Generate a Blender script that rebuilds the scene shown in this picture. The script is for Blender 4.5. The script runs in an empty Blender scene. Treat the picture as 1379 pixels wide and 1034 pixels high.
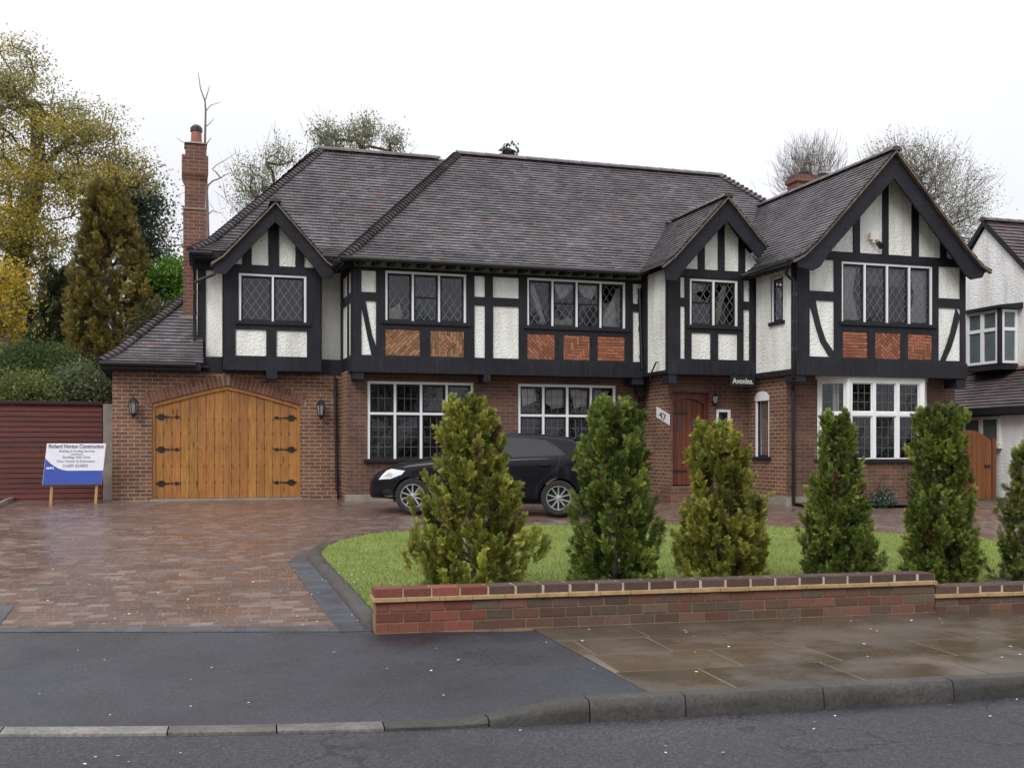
import bpy, bmesh, math, random
import numpy as np
from math import sin, cos, tan, atan, atan2, pi, radians, sqrt, floor
from mathutils import Vector as V, Matrix
random.seed(7); np.random.seed(7)
SC = bpy.context.scene
C = bpy.context.collection

# ------------------------------------------------------------------ camera, sky, sun
TH = radians(17.3); FPX = 1450.0; HY = 605.0; CX = 689.5; CZ = 1.6
cd = bpy.data.cameras.new('camera'); cam = bpy.data.objects.new('camera', cd); C.objects.link(cam)
cam.location = (0, 0, CZ); cam.rotation_euler = (pi/2, 0, -TH)
cd.sensor_width = 36; cd.lens = 36*FPX/1379; cd.shift_y = (HY-517)/1379
cd.clip_start = .1; cd.clip_end = 2000
SC.camera = cam
SUN_EL, SUN_AZ = radians(42), radians(-138)      # azimuth from +Y, clockwise positive
w = bpy.data.worlds.new('World'); SC.world = w; w.use_nodes = True
nt = w.node_tree; nt.nodes.clear()
wo = nt.nodes.new('ShaderNodeOutputWorld'); bg = nt.nodes.new('ShaderNodeBackground')
sk = nt.nodes.new('ShaderNodeTexSky'); sk.sky_type = 'NISHITA'; sk.sun_disc = False
sk.sun_elevation = SUN_EL; sk.sun_rotation = SUN_AZ; sk.dust_density = 4
hs = nt.nodes.new('ShaderNodeHueSaturation'); hs.inputs['Saturation'].default_value = .3
nt.links.new(sk.outputs[0], hs.inputs['Color'])
geo = nt.nodes.new('ShaderNodeTexCoord')
sx = nt.nodes.new('ShaderNodeSeparateXYZ'); nt.links.new(geo.outputs['Generated'], sx.inputs[0])
rp = nt.nodes.new('ShaderNodeValToRGB'); nt.links.new(sx.outputs[2], rp.inputs[0])
rp.color_ramp.elements[0].position = 0; rp.color_ramp.elements[0].color = (.64, .645, .70, 1)
e_ = rp.color_ramp.elements.new(.22); e_.color = (.70, .71, .745, 1)
rp.color_ramp.elements[-1].position = .6; rp.color_ramp.elements[-1].color = (.97, .98, 1, 1)
cl = nt.nodes.new('ShaderNodeTexNoise'); cl.inputs['Scale'].default_value = 2.2; cl.inputs['Detail'].default_value = 4
clm = nt.nodes.new('ShaderNodeMapRange'); clm.inputs['To Min'].default_value = 11.6; clm.inputs['To Max'].default_value = 14.4
nt.links.new(geo.outputs['Generated'], cl.inputs['Vector']); nt.links.new(cl.outputs['Fac'], clm.inputs['Value'])
vm = nt.nodes.new('ShaderNodeVectorMath'); vm.operation = 'SCALE'
nt.links.new(rp.outputs[0], vm.inputs[0]); nt.links.new(clm.outputs[0], vm.inputs['Scale'])
mx = nt.nodes.new('ShaderNodeMix'); mx.data_type = 'RGBA'; mx.inputs[0].default_value = .9
nt.links.new(hs.outputs[0], mx.inputs[6]); nt.links.new(vm.outputs[0], mx.inputs[7])
nt.links.new(mx.outputs[2], bg.inputs[0]); bg.inputs[1].default_value = .1
nt.links.new(bg.outputs[0], wo.inputs[0])
sl = bpy.data.lights.new('sun', 'SUN'); sl.energy = 1.5; sl.angle = radians(25); sl.color = (1, .98, .95)
so = bpy.data.objects.new('sun', sl); C.objects.link(so)
sd = V((sin(SUN_AZ)*cos(SUN_EL), cos(SUN_AZ)*cos(SUN_EL), sin(SUN_EL)))
so.rotation_euler = sd.to_track_quat('Z', 'Y').to_euler()
SC.view_settings.view_transform = 'Standard'; SC.view_settings.look = 'None'
SC.view_settings.exposure = 0.15; SC.view_settings.gamma = 1

# ------------------------------------------------------------------ photo measurements to places
def PX(px, py, Y):                       # image point on the vertical plane y=Y
    a = (px-CX)/FPX; d = Y/(cos(TH)-a*sin(TH))
    return V((d*(sin(TH)+a*cos(TH)), Y, CZ+(HY-py)/FPX*d))
B = radians(4.2)
RT = V((cos(B), -sin(B), 0)); RN = V((sin(B), cos(B), 0))      # along the road, away from it
def ST(x, y): return (sin(B)*x+cos(B)*y, cos(B)*x-sin(B)*y)    # (s, t)
def XY(s, t): return (RN.x*s+RT.x*t, RN.y*s+RT.y*t)
def zg(x, y):                            # ground height behind the garden wall
    s, t = ST(x, y); return .14+.036*(min(s, 21.9)-8.9)
def G(px, py, off=0.0):                  # image point on that ground
    z = .2
    for _ in range(30):
        d = (CZ-z)*FPX/(py-HY); a = (px-CX)/FPX
        x = d*(sin(TH)+a*cos(TH)); y = d*(cos(TH)-a*sin(TH)); z = z*.5+.5*zg(x, y)
    return V((x, y, zg(x, y)+off))

# ------------------------------------------------------------------ mesh builder
class MB:
    def __init__(s): s.v = []; s.f = []; s.c = []; s.col = (1, 1, 1)
    def face(s, pts, col=None):
        n = len(s.v); s.v += [tuple(p) for p in pts]; s.f.append(tuple(range(n, n+len(pts)))); s.c.append(col or s.col)
    def hexa(s, b, t, col=None):          # bottom 4, top 4
        s.face(b[::-1], col); s.face(t, col)
        for i in range(4):
            j = (i+1) % 4; s.face([b[i], b[j], t[j], t[i]], col)
    def box(s, x0, x1, y0, y1, z0, z1, col=None):
        s.hexa([(x0, y0, z0), (x1, y0, z0), (x1, y1, z0), (x0, y1, z0)], [(x0, y0, z1), (x1, y0, z1), (x1, y1, z1), (x0, y1, z1)], col)
    def tube(s, pts, r, n=8, cap=True, col=None):
        pts = [V(p) for p in pts]; rs = r if isinstance(r, (list, tuple)) else [r]*len(pts); rings = []
        prev = None
        for i, p in enumerate(pts):
            d = (pts[min(i+1, len(pts)-1)]-pts[max(i-1, 0)]).normalized()
            a = V((0, 0, 1)) if abs(d.z) < .9 else V((1, 0, 0))
            if prev is not None: e1 = (prev-d*prev.dot(d)).normalized()
            else: e1 = d.cross(a).normalized()
            prev = e1; e2 = d.cross(e1)
            rings.append([p+e1*rs[i]*cos(2*pi*k/n)+e2*rs[i]*sin(2*pi*k/n) for k in range(n)])
        for A, Bq in zip(rings, rings[1:]):
            for k in range(n): s.face([A[k], A[(k+1) % n], Bq[(k+1) % n], Bq[k]], col)
        if cap: s.face(rings[0][::-1], col); s.face(rings[-1], col)
    def prism(s, F, poly, d0, d1, col=None):
        a = [F(u, z, d0) for u, z in poly]; b = [F(u, z, d1) for u, z in poly]
        s.face(b, col); s.face(a[::-1], col)
        for i in range(len(poly)):
            j = (i+1) % len(poly); s.face([a[i], a[j], b[j], b[i]], col)
    def fbox(s, F, u0, u1, z0, z1, d0, d1, col=None):
        s.prism(F, [(u0, z0), (u1, z0), (u1, z1), (u0, z1)], d0, d1, col)
    def build(s, name, mat, parent=None, smooth=False, bevel=0, uvs=True, weld=True, local=False):
        base = V((0, 0, 0)); q = parent
        if not local:
            while q is not None: base = base+q.location; q = q.parent
        me = bpy.data.meshes.new(name)
        me.from_pydata([(a[0]-base.x, a[1]-base.y, a[2]-base.z) for a in s.v], [], s.f)
        if uvs:
            ul = me.uv_layers.new(name='UVMap'); co = [0.0]*(2*len(me.loops)); li = 0
            for f in s.f:
                p0, p1, p2 = V(s.v[f[0]]), V(s.v[f[1]]), V(s.v[f[2]])
                n = (p1-p0).cross(p2-p0)
                if n.length < 1e-9: n = V((0, 0, 1))
                n.normalize()
                if abs(n.z) > .98: U = V((1, 0, 0)); W = V((0, 1, 0))
                else:
                    U = V((-n.y, n.x, 0)).normalized()
                    if abs(U.x) > abs(U.y):
                        if U.x < 0: U = -U
                    elif U.y < 0: U = -U
                    W = U.cross(n)
                    if W.z < 0: W = -W
                for k in f:
                    p = V(s.v[k]); co[2*li] = p.dot(U); co[2*li+1] = p.dot(W); li += 1
            ul.data.foreach_set('uv', co)
        ca = me.color_attributes.new('col', 'FLOAT_COLOR', 'CORNER'); cc = []
        for f, c in zip(s.f, s.c): cc += [c[0], c[1], c[2], 1.0]*len(f)
        ca.data.foreach_set('color', cc)
        if weld:
            bm = bmesh.new(); bm.from_mesh(me); bmesh.ops.remove_doubles(bm, verts=bm.verts, dist=1e-4)
            bmesh.ops.recalc_face_normals(bm, faces=bm.faces); bm.to_mesh(me); bm.free()
        if smooth:
            for p in me.polygons: p.use_smooth = True
            if smooth != 'all':
                try: me.set_sharp_from_angle(angle=radians(35))
                except Exception: pass
        o = bpy.data.objects.new(name, me); C.objects.link(o); me.materials.append(mat)
        if parent is not None: o.parent = parent
        if bevel:
            m = o.modifiers.new('bevel', 'BEVEL'); m.width = bevel; m.segments = 2; m.limit_method = 'ANGLE'
        return o
def _split(s, name, mat, parent, **kw):
    out = []; mk = s.marks+[len(s.f)]
    for a, b in zip(mk, mk[1:]):
        if b <= a: continue
        m = MB(); vi = {}
        for f, c_ in zip(s.f[a:b], s.c[a:b]): m.face([s.v[k] for k in f], c_)
        out.append(m.build(name, mat, parent, **kw))
    return out
MB.marks = None
def _mark(s):
    if s.marks is None: s.marks = []
    s.marks.append(len(s.f))
MB.mark = _mark; MB.build_split = _split
def FR(ox, oy, ux, uy, nx, ny):
    return lambda u, z, d: V((ox+ux*u+nx*d, oy+uy*u+ny*d, z))
def FY(Y): return FR(0, Y, 1, 0, 0, -1)       # facade facing the road, u = x
def FX(X): return FR(X, 0, 0, 1, -1, 0)       # return facing left, u = y
def cells(mb, F, u0, u1, z0, z1, holes, d0, d1, col=None, outer=True):
    us = sorted({u0, u1, *[h[0] for h in holes], *[h[1] for h in holes]}); zs = sorted({z0, z1, *[h[2] for h in holes], *[h[3] for h in holes]})
    us = [u for u in us if u0 <= u <= u1]; zs = [z for z in zs if z0 <= z <= z1]
    for a, b in zip(us, us[1:]):
        for c, d in zip(zs, zs[1:]):
            m, n = (a+b)/2, (c+d)/2
            if any(h[0] < m < h[1] and h[2] < n < h[3] for h in holes): continue
            mb.face([F(a, c, d1), F(b, c, d1), F(b, d, d1), F(a, d, d1)], col)
    rects = list(holes)+([(u0, u1, z0, z1)] if outer else [])
    for (a, b, c, d) in rects:
        q = [(a, c), (b, c), (b, d), (a, d)]
        for i in range(4):
            (p, r), (p2, r2) = q[i], q[(i+1) % 4]
            mb.face([F(p, r, d0), F(p2, r2, d0), F(p2, r2, d1), F(p, r, d1)], col)
def thing(name, label, cat, loc, group=None, rot=0):
    o = bpy.data.objects.new(name, None); C.objects.link(o); o.location = loc; o.rotation_euler = (0, 0, rot); o.empty_display_size = .3
    return tag(o, label, cat, group)
def tag(o, label=None, cat=None, group=None, kind=None):
    if label: o['label'] = label
    if cat: o['category'] = cat
    if group: o['group'] = group
    if kind: o['kind'] = kind
    return o
def struct(o): o['kind'] = 'structure'; return o
def stuff(o, label, cat): o['kind'] = 'stuff'; return tag(o, label, cat)

# ------------------------------------------------------------------ materials
class NT:
    def __init__(s, name):
        s.m = bpy.data.materials.new(name); s.m.use_nodes = True; s.t = s.m.node_tree; s.b = s.t.nodes['Principled BSDF']
    def n(s, typ, **kw):
        x = s.t.nodes.new('ShaderNode'+typ)
        for k, v in kw.items():
            if k in x.inputs: x.inputs[k].default_value = v
            else: setattr(x, k, v)
        return x
    def l(s, a, b): s.t.links.new(a, b)
    def coord(s, kind='Object', sc=(1, 1, 1)):
        tc = s.n('TexCoord'); mp = s.n('Mapping'); mp.inputs['Scale'].default_value = sc; s.l(tc.outputs[kind], mp.inputs[0]); return mp.outputs[0]
    def noise(s, vec, scale, detail=4, rough=.6):
        x = s.n('TexNoise'); x.inputs['Scale'].default_value = scale; x.inputs['Detail'].default_value = detail; x.inputs['Roughness'].default_value = rough
        s.l(vec, x.inputs['Vector']); return x.outputs['Fac']
    def ramp(s, fac, stops):
        x = s.n('ValToRGB'); e = x.color_ramp.elements
        e[0].position = stops[0][0]; e[0].color = (*stops[0][1], 1); e[1].position = stops[-1][0]; e[1].color = (*stops[-1][1], 1)
        for p, c in stops[1:-1]: q = e.new(p); q.color = (*c, 1)
        s.l(fac, x.inputs[0]); return x.outputs[0]
    def mul(s, a, b, fac=1.0, mode='MULTIPLY'):
        x = s.n('Mix'); x.data_type = 'RGBA'; x.blend_type = mode; x.inputs[0].default_value = fac
        for src, i in ((a, 6), (b, 7)):
            if isinstance(src, tuple): x.inputs[i].default_value = (*src, 1)
            else: s.l(src, x.inputs[i])
        return x.outputs[2]
    def mrange(s, v, a, b, c, d):
        x = s.n('MapRange'); x.inputs['From Min'].default_value = a; x.inputs['From Max'].default_value = b; x.inputs['To Min'].default_value = c; x.inputs['To Max'].default_value = d
        s.l(v, x.inputs[0]); return x.outputs[0]
    def bump(s, h, strength=.3, dist=.01, nrm=None):
        x = s.n('Bump'); x.inputs['Strength'].default_value = strength; x.inputs['Distance'].default_value = dist; s.l(h, x.inputs['Height'])
        if nrm: s.l(nrm, x.inputs['Normal'])
        return x.outputs[0]
    def out(s, col=None, rough=None, nrm=None, **kw):
        if col is not None:
            if isinstance(col, tuple): s.b.inputs['Base Color'].default_value = (*col, 1)
            else: s.l(col, s.b.inputs['Base Color'])
        if rough is not None:
            if isinstance(rough, (int, float)): s.b.inputs['Roughness'].default_value = rough
            else: s.l(rough, s.b.inputs['Roughness'])
        if nrm is not None: s.l(nrm, s.b.inputs['Normal'])
        for k, v in kw.items(): s.b.inputs[k.replace('_', ' ')].default_value = v
        return s.m
    def attr(s):
        x = s.n('Attribute'); x.attribute_name = 'col'; return x.outputs['Color']

def m_simple(name, col, rough=.5, var=.25, scale=6, bump=.15, bscale=60, **kw):
    t = NT(name); c = t.coord()
    k = t.ramp(t.noise(c, scale, 5), [(.25, (1-var,)*3), (.75, (1+var,)*3)])
    return t.out(t.mul(col, k), rough, t.bump(t.noise(c, bscale, 3), bump, .004), **kw)
def m_attr(name, rough=.6, var=.3, scale=9, bump=.3, bscale=70, tint=(1, 1, 1), dist=.004, **kw):
    t = NT(name); c = t.coord()
    k = t.ramp(t.noise(c, scale, 5), [(.25, (1-var,)*3), (.75, (1+var,)*3)])
    return t.out(t.mul(t.mul(t.attr(), tint), k), rough, t.bump(t.noise(c, bscale, 3), bump, dist), **kw)
def m_brick(name, c1, c2, mortar, bw=.225, rh=.075, ms=.0055, rough=.85, stain=.35, bumpd=.006, wet=None, bond=.5):
    t = NT(name); uv = t.coord('UV')
    wob = t.n('VectorMath', operation='ADD')
    nz = t.n('TexNoise'); nz.inputs['Scale'].default_value = 9; t.l(uv, nz.inputs['Vector'])
    sc = t.n('VectorMath', operation='SCALE'); sc.inputs['Scale'].default_value = .006; t.l(nz.outputs['Color'], sc.inputs[0])
    t.l(uv, wob.inputs[0]); t.l(sc.outputs[0], wob.inputs[1])
    br = t.n('TexBrick'); br.offset = bond; t.l(wob.outputs[0], br.inputs['Vector'])
    br.inputs['Scale'].default_value = 1; br.inputs['Brick Width'].default_value = bw; br.inputs['Row Height'].default_value = rh
    br.inputs['Mortar Size'].default_value = ms; br.inputs['Mortar Smooth'].default_value = .3
    br.inputs['Color1'].default_value = (*c1, 1); br.inputs['Color2'].default_value = (*c2, 1); br.inputs['Mortar'].default_value = (*mortar, 1)
    a = t.ramp(t.noise(uv, 1.3, 5, .65), [(.28, (1-stain,)*3), (.72, (1+stain*.6,)*3)])
    b = t.ramp(t.noise(uv, 55, 3), [(.3, (.75,)*3), (.7, (1.25,)*3)])
    vo = t.n('TexVoronoi'); vo.inputs['Scale'].default_value = 5; t.l(uv, vo.inputs['Vector'])
    col = t.mul(t.mul(br.outputs['Color'], a), b)
    h = t.n('Math', operation='SUBTRACT'); h.inputs[0].default_value = 1; t.l(br.outputs['Fac'], h.inputs[1])
    n1 = t.bump(h.outputs[0], .8, bumpd); n2 = t.bump(t.noise(uv, 90, 3), .35, .003, n1)
    if wet: rough = t.mrange(t.noise(uv, wet[2], 4), .35, .65, wet[0], wet[1])
    return t.out(col, rough, n2)

M = {}
M['brick'] = m_brick('brick', (.215, .098, .060), (.115, .060, .046), (.38, .27, .18), ms=.009)  # house brick as lit, for the garage and left-facing returns
M['brick_shaded'] = m_brick('brick_shaded', (.165, .073, .050), (.095, .050, .040), (.21, .15, .11), ms=.007)  # same house brick darkened, shade of the road-facing walls put into its colour
M['brick_attr'] = m_attr('brick_attr', .85, .22, 30, .5, 80)
M['mortar'] = m_simple('mortar', (.215, .15, .095), .9, .35, 5, .5)
M['mortar_arch'] = m_simple('mortar_arch', (.30, .2, .13), .9, .3, 8, .5)
M['mortar_tan'] = m_simple('mortar_tan', (.38, .25, .12), .85, .3, 14, .5)
M['mortar_pale'] = m_simple('mortar_pale', (.42, .36, .27), .85, .2, 14, .5)
def m_render(name, col):
    t = NT(name); c = t.coord()
    v = t.n('TexVoronoi'); v.inputs['Scale'].default_value = 24; t.l(c, v.inputs['Vector'])
    n1 = t.bump(t.noise(c, 26, 2, .5), 1.0, .022); n2 = t.bump(v.outputs['Distance'], .5, .012, n1)
    st = t.ramp(t.noise(t.coord('Object', (3, 3, .6)), 1.4, 5), [(.28, (.74, .73, .69)), (.6, (1, 1, 1))])
    return t.out(t.mul(col, st), .8, n2)
M['render'] = m_render('render', (.86, .86, .825))
M['render_far'] = m_render('render_far', (.88, .88, .88))
def m_wood(name, col, dark, rough, ax=(7, 7, .5), sc=4, bump=.3, **kw):
    t = NT(name); c = t.coord('Object', ax)
    n = t.noise(c, sc, 6, .65); k = t.ramp(n, [(.3, dark), (.65, col)])
    k2 = t.mul(k, t.attr())
    return t.out(k2, rough, t.bump(n, bump, .004), **kw)
def m_timber(name, ax):
    t = NT(name); c = t.coord('Object', ax); n = t.noise(c, 4, 7, .7); base = t.ramp(n, [(.3, (.006, .006, .010)), (.62, (.020, .020, .027)), (.74, (.05, .05, .057))])
    big = t.ramp(t.noise(t.coord(), 1.5, 4), [(.3, (.7,)*3), (.7, (1.35,)*3)])
    return t.out(t.mul(base, big), t.mrange(n, .3, .7, .5, .75), t.bump(n, .8, .006), Specular_IOR_Level=.3)
M['timber'] = m_timber('timber', (7, 7, .5)); M['timber_h'] = m_timber('timber_h', (.6, 7, 7))
def m_oak():
    t = NT('oak'); c = t.coord('Object', (9, 9, .6)); n = t.noise(c, 5, 7, .7); k = t.ramp(n, [(.28, (.19, .072, .02)), (.5, (.35, .155, .036)), (.72, (.45, .21, .052))])
    kn = t.n('TexVoronoi'); kn.inputs['Scale'].default_value = 1.0; t.l(t.coord('Object', (7, 7, 1.6)), kn.inputs['Vector']); kk = t.ramp(kn.outputs['Distance'], [(.0, (.35, .25, .2)), (.09, (.6, .5, .45)), (.16, (1, 1, 1))])
    return t.out(t.mul(t.mul(t.mul(k, kk), t.attr()), t.ramp(t.noise(t.coord(), 1.6, 4), [(.3, (.82,)*3), (.7, (1.12,)*3)])), t.mrange(n, .3, .7, .35, .6), t.bump(n, .4, .004))
M['oak'] = m_oak()
M['door_wood'] = m_wood('door_wood', (.17, .045, .02), (.09, .024, .012), .4)
M['fence'] = m_wood('fence', (.12, .023, .017), (.062, .013, .011), .7, ax=(.7, 7, 7))
M['gate'] = m_wood('gate', (.27, .095, .028), (.17, .055, .018), .45)
M['post_wood'] = m_wood('post_wood', (.45, .26, .10), (.30, .17, .07), .6)
M['tile'] = m_attr('tile', .45, .38, 1.1, .4, 50)
M['tile_back'] = m_simple('tile_back', (.03, .024, .024), .9)
M['iron'] = m_simple('iron', (.012, .012, .013), .35, .2)
M['plastic'] = m_simple('plastic', (.012, .012, .015), .3, .1)
M['white'] = m_simple('white', (.80, .80, .80), .35, .05, bump=.02)
M['cream'] = m_simple('cream', (.72, .68, .58), .45, .08, bump=.05)
M['lead'] = m_simple('lead', (.17, .17, .18), .5, .1)
M['lead_dark'] = m_simple('lead_dark', (.13, .12, .10), .6, .1)
M['leadflash'] = m_simple('leadflash', (.16, .17, .19), .5, .2)
M['concrete'] = m_simple('concrete', (.24, .21, .18), .8, .3, 5, .4)
M['interior_shade'] = m_simple('interior_shade', (.018, .017, .016), .9, .4, 2)  # near-black colour stands in for the shade of unlit interiors
M['curtain'] = m_simple('curtain', (.55, .52, .50), .9, .15)
M['blind'] = m_simple('blind', (.20, .20, .22), .8, .1)
M['terracotta'] = m_simple('terracotta', (.27, .10, .08), .7, .25)
M['soffit'] = m_simple('soffit', (.30, .31, .25), .7, .3, 10)
M['lamp_glass'] = m_simple('lamp_glass', (.25, .25, .24), .1, .1, 10, 0)
def m_glass(name):
    t = NT(name); t.t.nodes.remove(t.b); o = t.t.nodes['Material Output']
    g = t.n('BsdfGlossy'); g.inputs['Roughness'].default_value = .03; g.inputs['Color'].default_value = (.9, .93, 1, 1)
    tr = t.n('BsdfTransparent'); tr.inputs['Color'].default_value = (.86, .88, .88, 1)
    c = t.coord(); g.inputs['Normal']; nn = t.bump(t.noise(c, 3.5, 2), .25, .01); t.l(nn, g.inputs['Normal'])
    fr = t.n('Fresnel'); fr.inputs['IOR'].default_value = 1.55; t.l(nn, fr.inputs['Normal'])
    ad = t.n('Math', operation='MULTIPLY_ADD'); ad.inputs[1].default_value = 1.3; ad.inputs[2].default_value = .0; t.l(fr.outputs[0], ad.inputs[0])
    m = t.n('MixShader'); t.l(ad.outputs[0], m.inputs[0]); t.l(tr.outputs[0], m.inputs[1]); t.l(g.outputs[0], m.inputs[2]); t.l(m.outputs[0], o.inputs[0])
    return t.m
M['glass'] = m_glass('glass')
def m_leaf(name, rough=.5, trans=.25):
    t = NT(name); a = t.attr(); t.out(a, rough); t.b.inputs['Specular IOR Level'].default_value = .3
    d = t.n('BsdfTranslucent'); t.l(a, d.inputs['Color']); m = t.n('MixShader'); m.inputs[0].default_value = trans
    o = t.t.nodes['Material Output']; t.l(t.b.outputs[0], m.inputs[1]); t.l(d.outputs[0], m.inputs[2]); t.l(m.outputs[0], o.inputs[0])
    return t.m
M['leaf'] = m_leaf('leaf')
M['leaf_thin'] = m_leaf('leaf_thin', .6, .5)
M['bark'] = m_simple('bark', (.115, .092, .08), .9, .35, 8, .6)
M['deadwood'] = m_simple('deadwood', (.18, .14, .13), .9, .3, 8, .5)  # wood tone lifted to paint in haze and sky glare
M['soil'] = m_simple('soil', (.06, .045, .033), .95, .4, 6, .8, 30)
def m_asphalt(name, base, r0, r1, spk=.5):
    t = NT(name); c = t.coord()
    big = t.ramp(t.noise(c, .9, 6, .6), [(.3, tuple(x*.62 for x in base)), (.7, tuple(x*1.3 for x in base))])
    v = t.n('TexVoronoi'); v.inputs['Scale'].default_value = 110; t.l(c, v.inputs['Vector'])
    sp = t.ramp(v.outputs['Color'], [(.35, (1-spk,)*3), (.75, (1+spk*1.4,)*3)])
    col = t.mul(big, sp)
    rg = t.mrange(t.noise(c, 1.6, 5), .35, .65, r0, r1)
    n = t.bump(v.outputs['Distance'], .55, .006); n = t.bump(t.noise(c, 260, 2), .5, .003, n)
    return t.out(col, rg, n)
def m_road():
    t = NT('asphalt'); c = t.coord(); big = t.ramp(t.noise(c, .55, 7, .65), [(.3, (.025, .025, .031)), (.5, (.040, .040, .050)), (.7, (.060, .060, .070))])
    v = t.n('TexVoronoi'); v.inputs['Scale'].default_value = 75; t.l(c, v.inputs['Vector']); sp = t.ramp(v.outputs['Color'], [(.3, (.62,)*3), (.6, (1, 1, 1)), (.85, (1.6, 1.6, 1.55))])
    wv = t.n('VectorMath', operation='ADD'); nz = t.n('TexNoise'); nz.inputs['Scale'].default_value = 2.2; nz.inputs['Detail'].default_value = 6; t.l(c, nz.inputs['Vector']); t.l(c, wv.inputs[0]); t.l(nz.outputs['Color'], wv.inputs[1])
    k = t.n('TexVoronoi'); k.feature = 'DISTANCE_TO_EDGE'; k.inputs['Scale'].default_value = .55; t.l(wv.outputs[0], k.inputs['Vector']); cr = t.ramp(k.outputs['Distance'], [(.0, (.45,)*3), (.007, (.5,)*3), (.012, (1, 1, 1))])
    col = t.mul(t.mul(big, sp), cr); n = t.bump(v.outputs['Distance'], .7, .008); n = t.bump(t.noise(c, 240, 2), .5, .003, n)
    return t.out(col, t.mrange(t.noise(c, 1.1, 5), .35, .65, .42, .75), n)
M['asphalt'] = m_road()
M['apron'] = m_asphalt('apron', (.030, .032, .043), .24, .6, .35)
M['paver'] = m_brick('paver', (.20, .118, .095), (.068, .056, .056), (.19, .165, .155), bw=.20, rh=.125, ms=.005, stain=.35, bumpd=.006, wet=(.17, .38, 1.1))
def m_paver():
    t = NT('paver'); uv = t.coord('UV'); wob = t.n('VectorMath', operation='ADD'); nz = t.n('TexNoise'); nz.inputs['Scale'].default_value = 5; t.l(uv, nz.inputs['Vector'])
    sc = t.n('VectorMath', operation='SCALE'); sc.inputs['Scale'].default_value = .02; t.l(nz.outputs['Color'], sc.inputs[0]); t.l(uv, wob.inputs[0]); t.l(sc.outputs[0], wob.inputs[1])
    def brick(bw, rh, ms):
        br = t.n('TexBrick'); br.offset = .5; br.squash = .75; br.squash_frequency = 3; t.l(wob.outputs[0], br.inputs['Vector']); i = br.inputs
        i['Scale'].default_value = 1; i['Brick Width'].default_value = bw; i['Row Height'].default_value = rh; i['Mortar Size'].default_value = ms; i['Mortar Smooth'].default_value = .25
        i['Color1'].default_value = (0, 0, 0, 1); i['Color2'].default_value = (1, 1, 1, 1); i['Mortar'].default_value = (.5, .5, .5, 1); return br
    br = brick(.19, .13, .009)
    tone = t.ramp(br.outputs['Color'], [(.0, (.155, .095, .076)), (.22, (.092, .066, .060)), (.42, (.13, .083, .068)), (.6, (.085, .066, .064)), (.78, (.145, .102, .087)), (.95, (.18, .145, .135))])
    big = t.ramp(t.noise(uv, .8, 5, .65), [(.3, (.95, .86, .82)), (.7, (1.4, 1.24, 1.16))])
    m = t.n('Mix'); m.data_type = 'RGBA'; t.l(br.outputs['Fac'], m.inputs[0]); t.l(tone, m.inputs[6]); m.inputs[7].default_value = (.155, .13, .12, 1)  # pale joint colour stands in for sky reflected off the block edges
    col = t.mul(t.mul(m.outputs[2], big), t.ramp(t.noise(uv, 60, 3), [(.3, (.8,)*3), (.7, (1.2,)*3)]))
    r1 = t.mrange(t.noise(uv, 1.0, 4), .35, .65, .14, .34); r2 = t.n('Math', operation='MULTIPLY_ADD'); t.l(br.outputs['Color'], r2.inputs[0]); r2.inputs[1].default_value = .14; t.l(r1, r2.inputs[2])
    h = t.n('Math', operation='SUBTRACT'); h.inputs[0].default_value = 1; t.l(br.outputs['Fac'], h.inputs[1])
    n1 = t.bump(h.outputs[0], .7, .006); n1 = t.bump(t.noise(uv, 4, 2), .25, .02, n1); n1 = t.bump(t.noise(uv, 110, 2), .2, .002, n1)
    return t.out(col, r2.outputs[0], n1)
M['paver'] = m_paver()
M['sett'] = m_brick('sett', (.085, .092, .11), (.055, .06, .075), (.10, .10, .11), bw=.105, rh=.21, ms=.004, stain=.3, bumpd=.005, wet=(.25, .5, 1.5), bond=0)
def m_slab():
    t = NT('slab'); c = t.coord()
    big = t.ramp(t.noise(c, 1.1, 6, .6), [(.25, (.5, .5, .52)), (.7, (1.25, 1.2, 1.15))])
    fine = t.ramp(t.noise(c, 150, 3), [(.3, (.8,)*3), (.7, (1.2,)*3)])
    col = t.mul(t.mul(t.attr(), big), fine)
    rg = t.mrange(t.noise(c, 1.3, 4), .42, .60, .12, .5)
    return t.out(col, rg, t.bump(t.noise(c, 120, 3), .25, .003))
M['slab'] = m_slab()
M['joint'] = m_simple('joint', (.17, .145, .12), .35, .45, 1.2)
def m_kerb():
    t = NT('kerb'); c = t.coord(); a = t.ramp(t.noise(c, 2.2, 7, .7), [(.3, (.55, .55, .54)), (.72, (1.45, 1.42, 1.38))]); b = t.ramp(t.noise(c, 38, 4, .7), [(.3, (.6,)*3), (.7, (1.35,)*3)])
    n = t.bump(t.noise(c, 14, 4), .6, .012); n = t.bump(t.noise(c, 160, 2), .5, .004, n)
    return t.out(t.mul(t.mul(t.attr(), a), b), t.mrange(t.noise(c, 3, 3), .35, .65, .35, .65), n)
M['kerb'] = m_kerb()
M['brick_ch'] = m_brick('brick_ch', (.19, .075, .05), (.11, .05, .042), (.28, .19, .14), ms=.0075)
t = NT('lawn'); c = t.coord()
col = t.ramp(t.noise(c, 1.6, 6, .65), [(.25, (.09, .13, .03)), (.45, (.17, .225, .042)), (.6, (.21, .26, .05)), (.78, (.33, .31, .12))])
M['lawn'] = t.out(t.mul(col, t.ramp(t.noise(c, 60, 4), [(.3, (.55,)*3), (.7, (1.4,)*3)])), .8, t.bump(t.noise(c, 80, 4), .9, .03))
t = NT('car_paint'); c = t.coord()
M['car'] = t.out((.006, .0065, .010), t.mrange(t.noise(c, 14, 4), .35, .65, .34, .46), t.bump(t.noise(c, 220, 2), .06, .001), Specular_IOR_Level=.08, Coat_Weight=.30, Coat_Roughness=.04)
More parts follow.
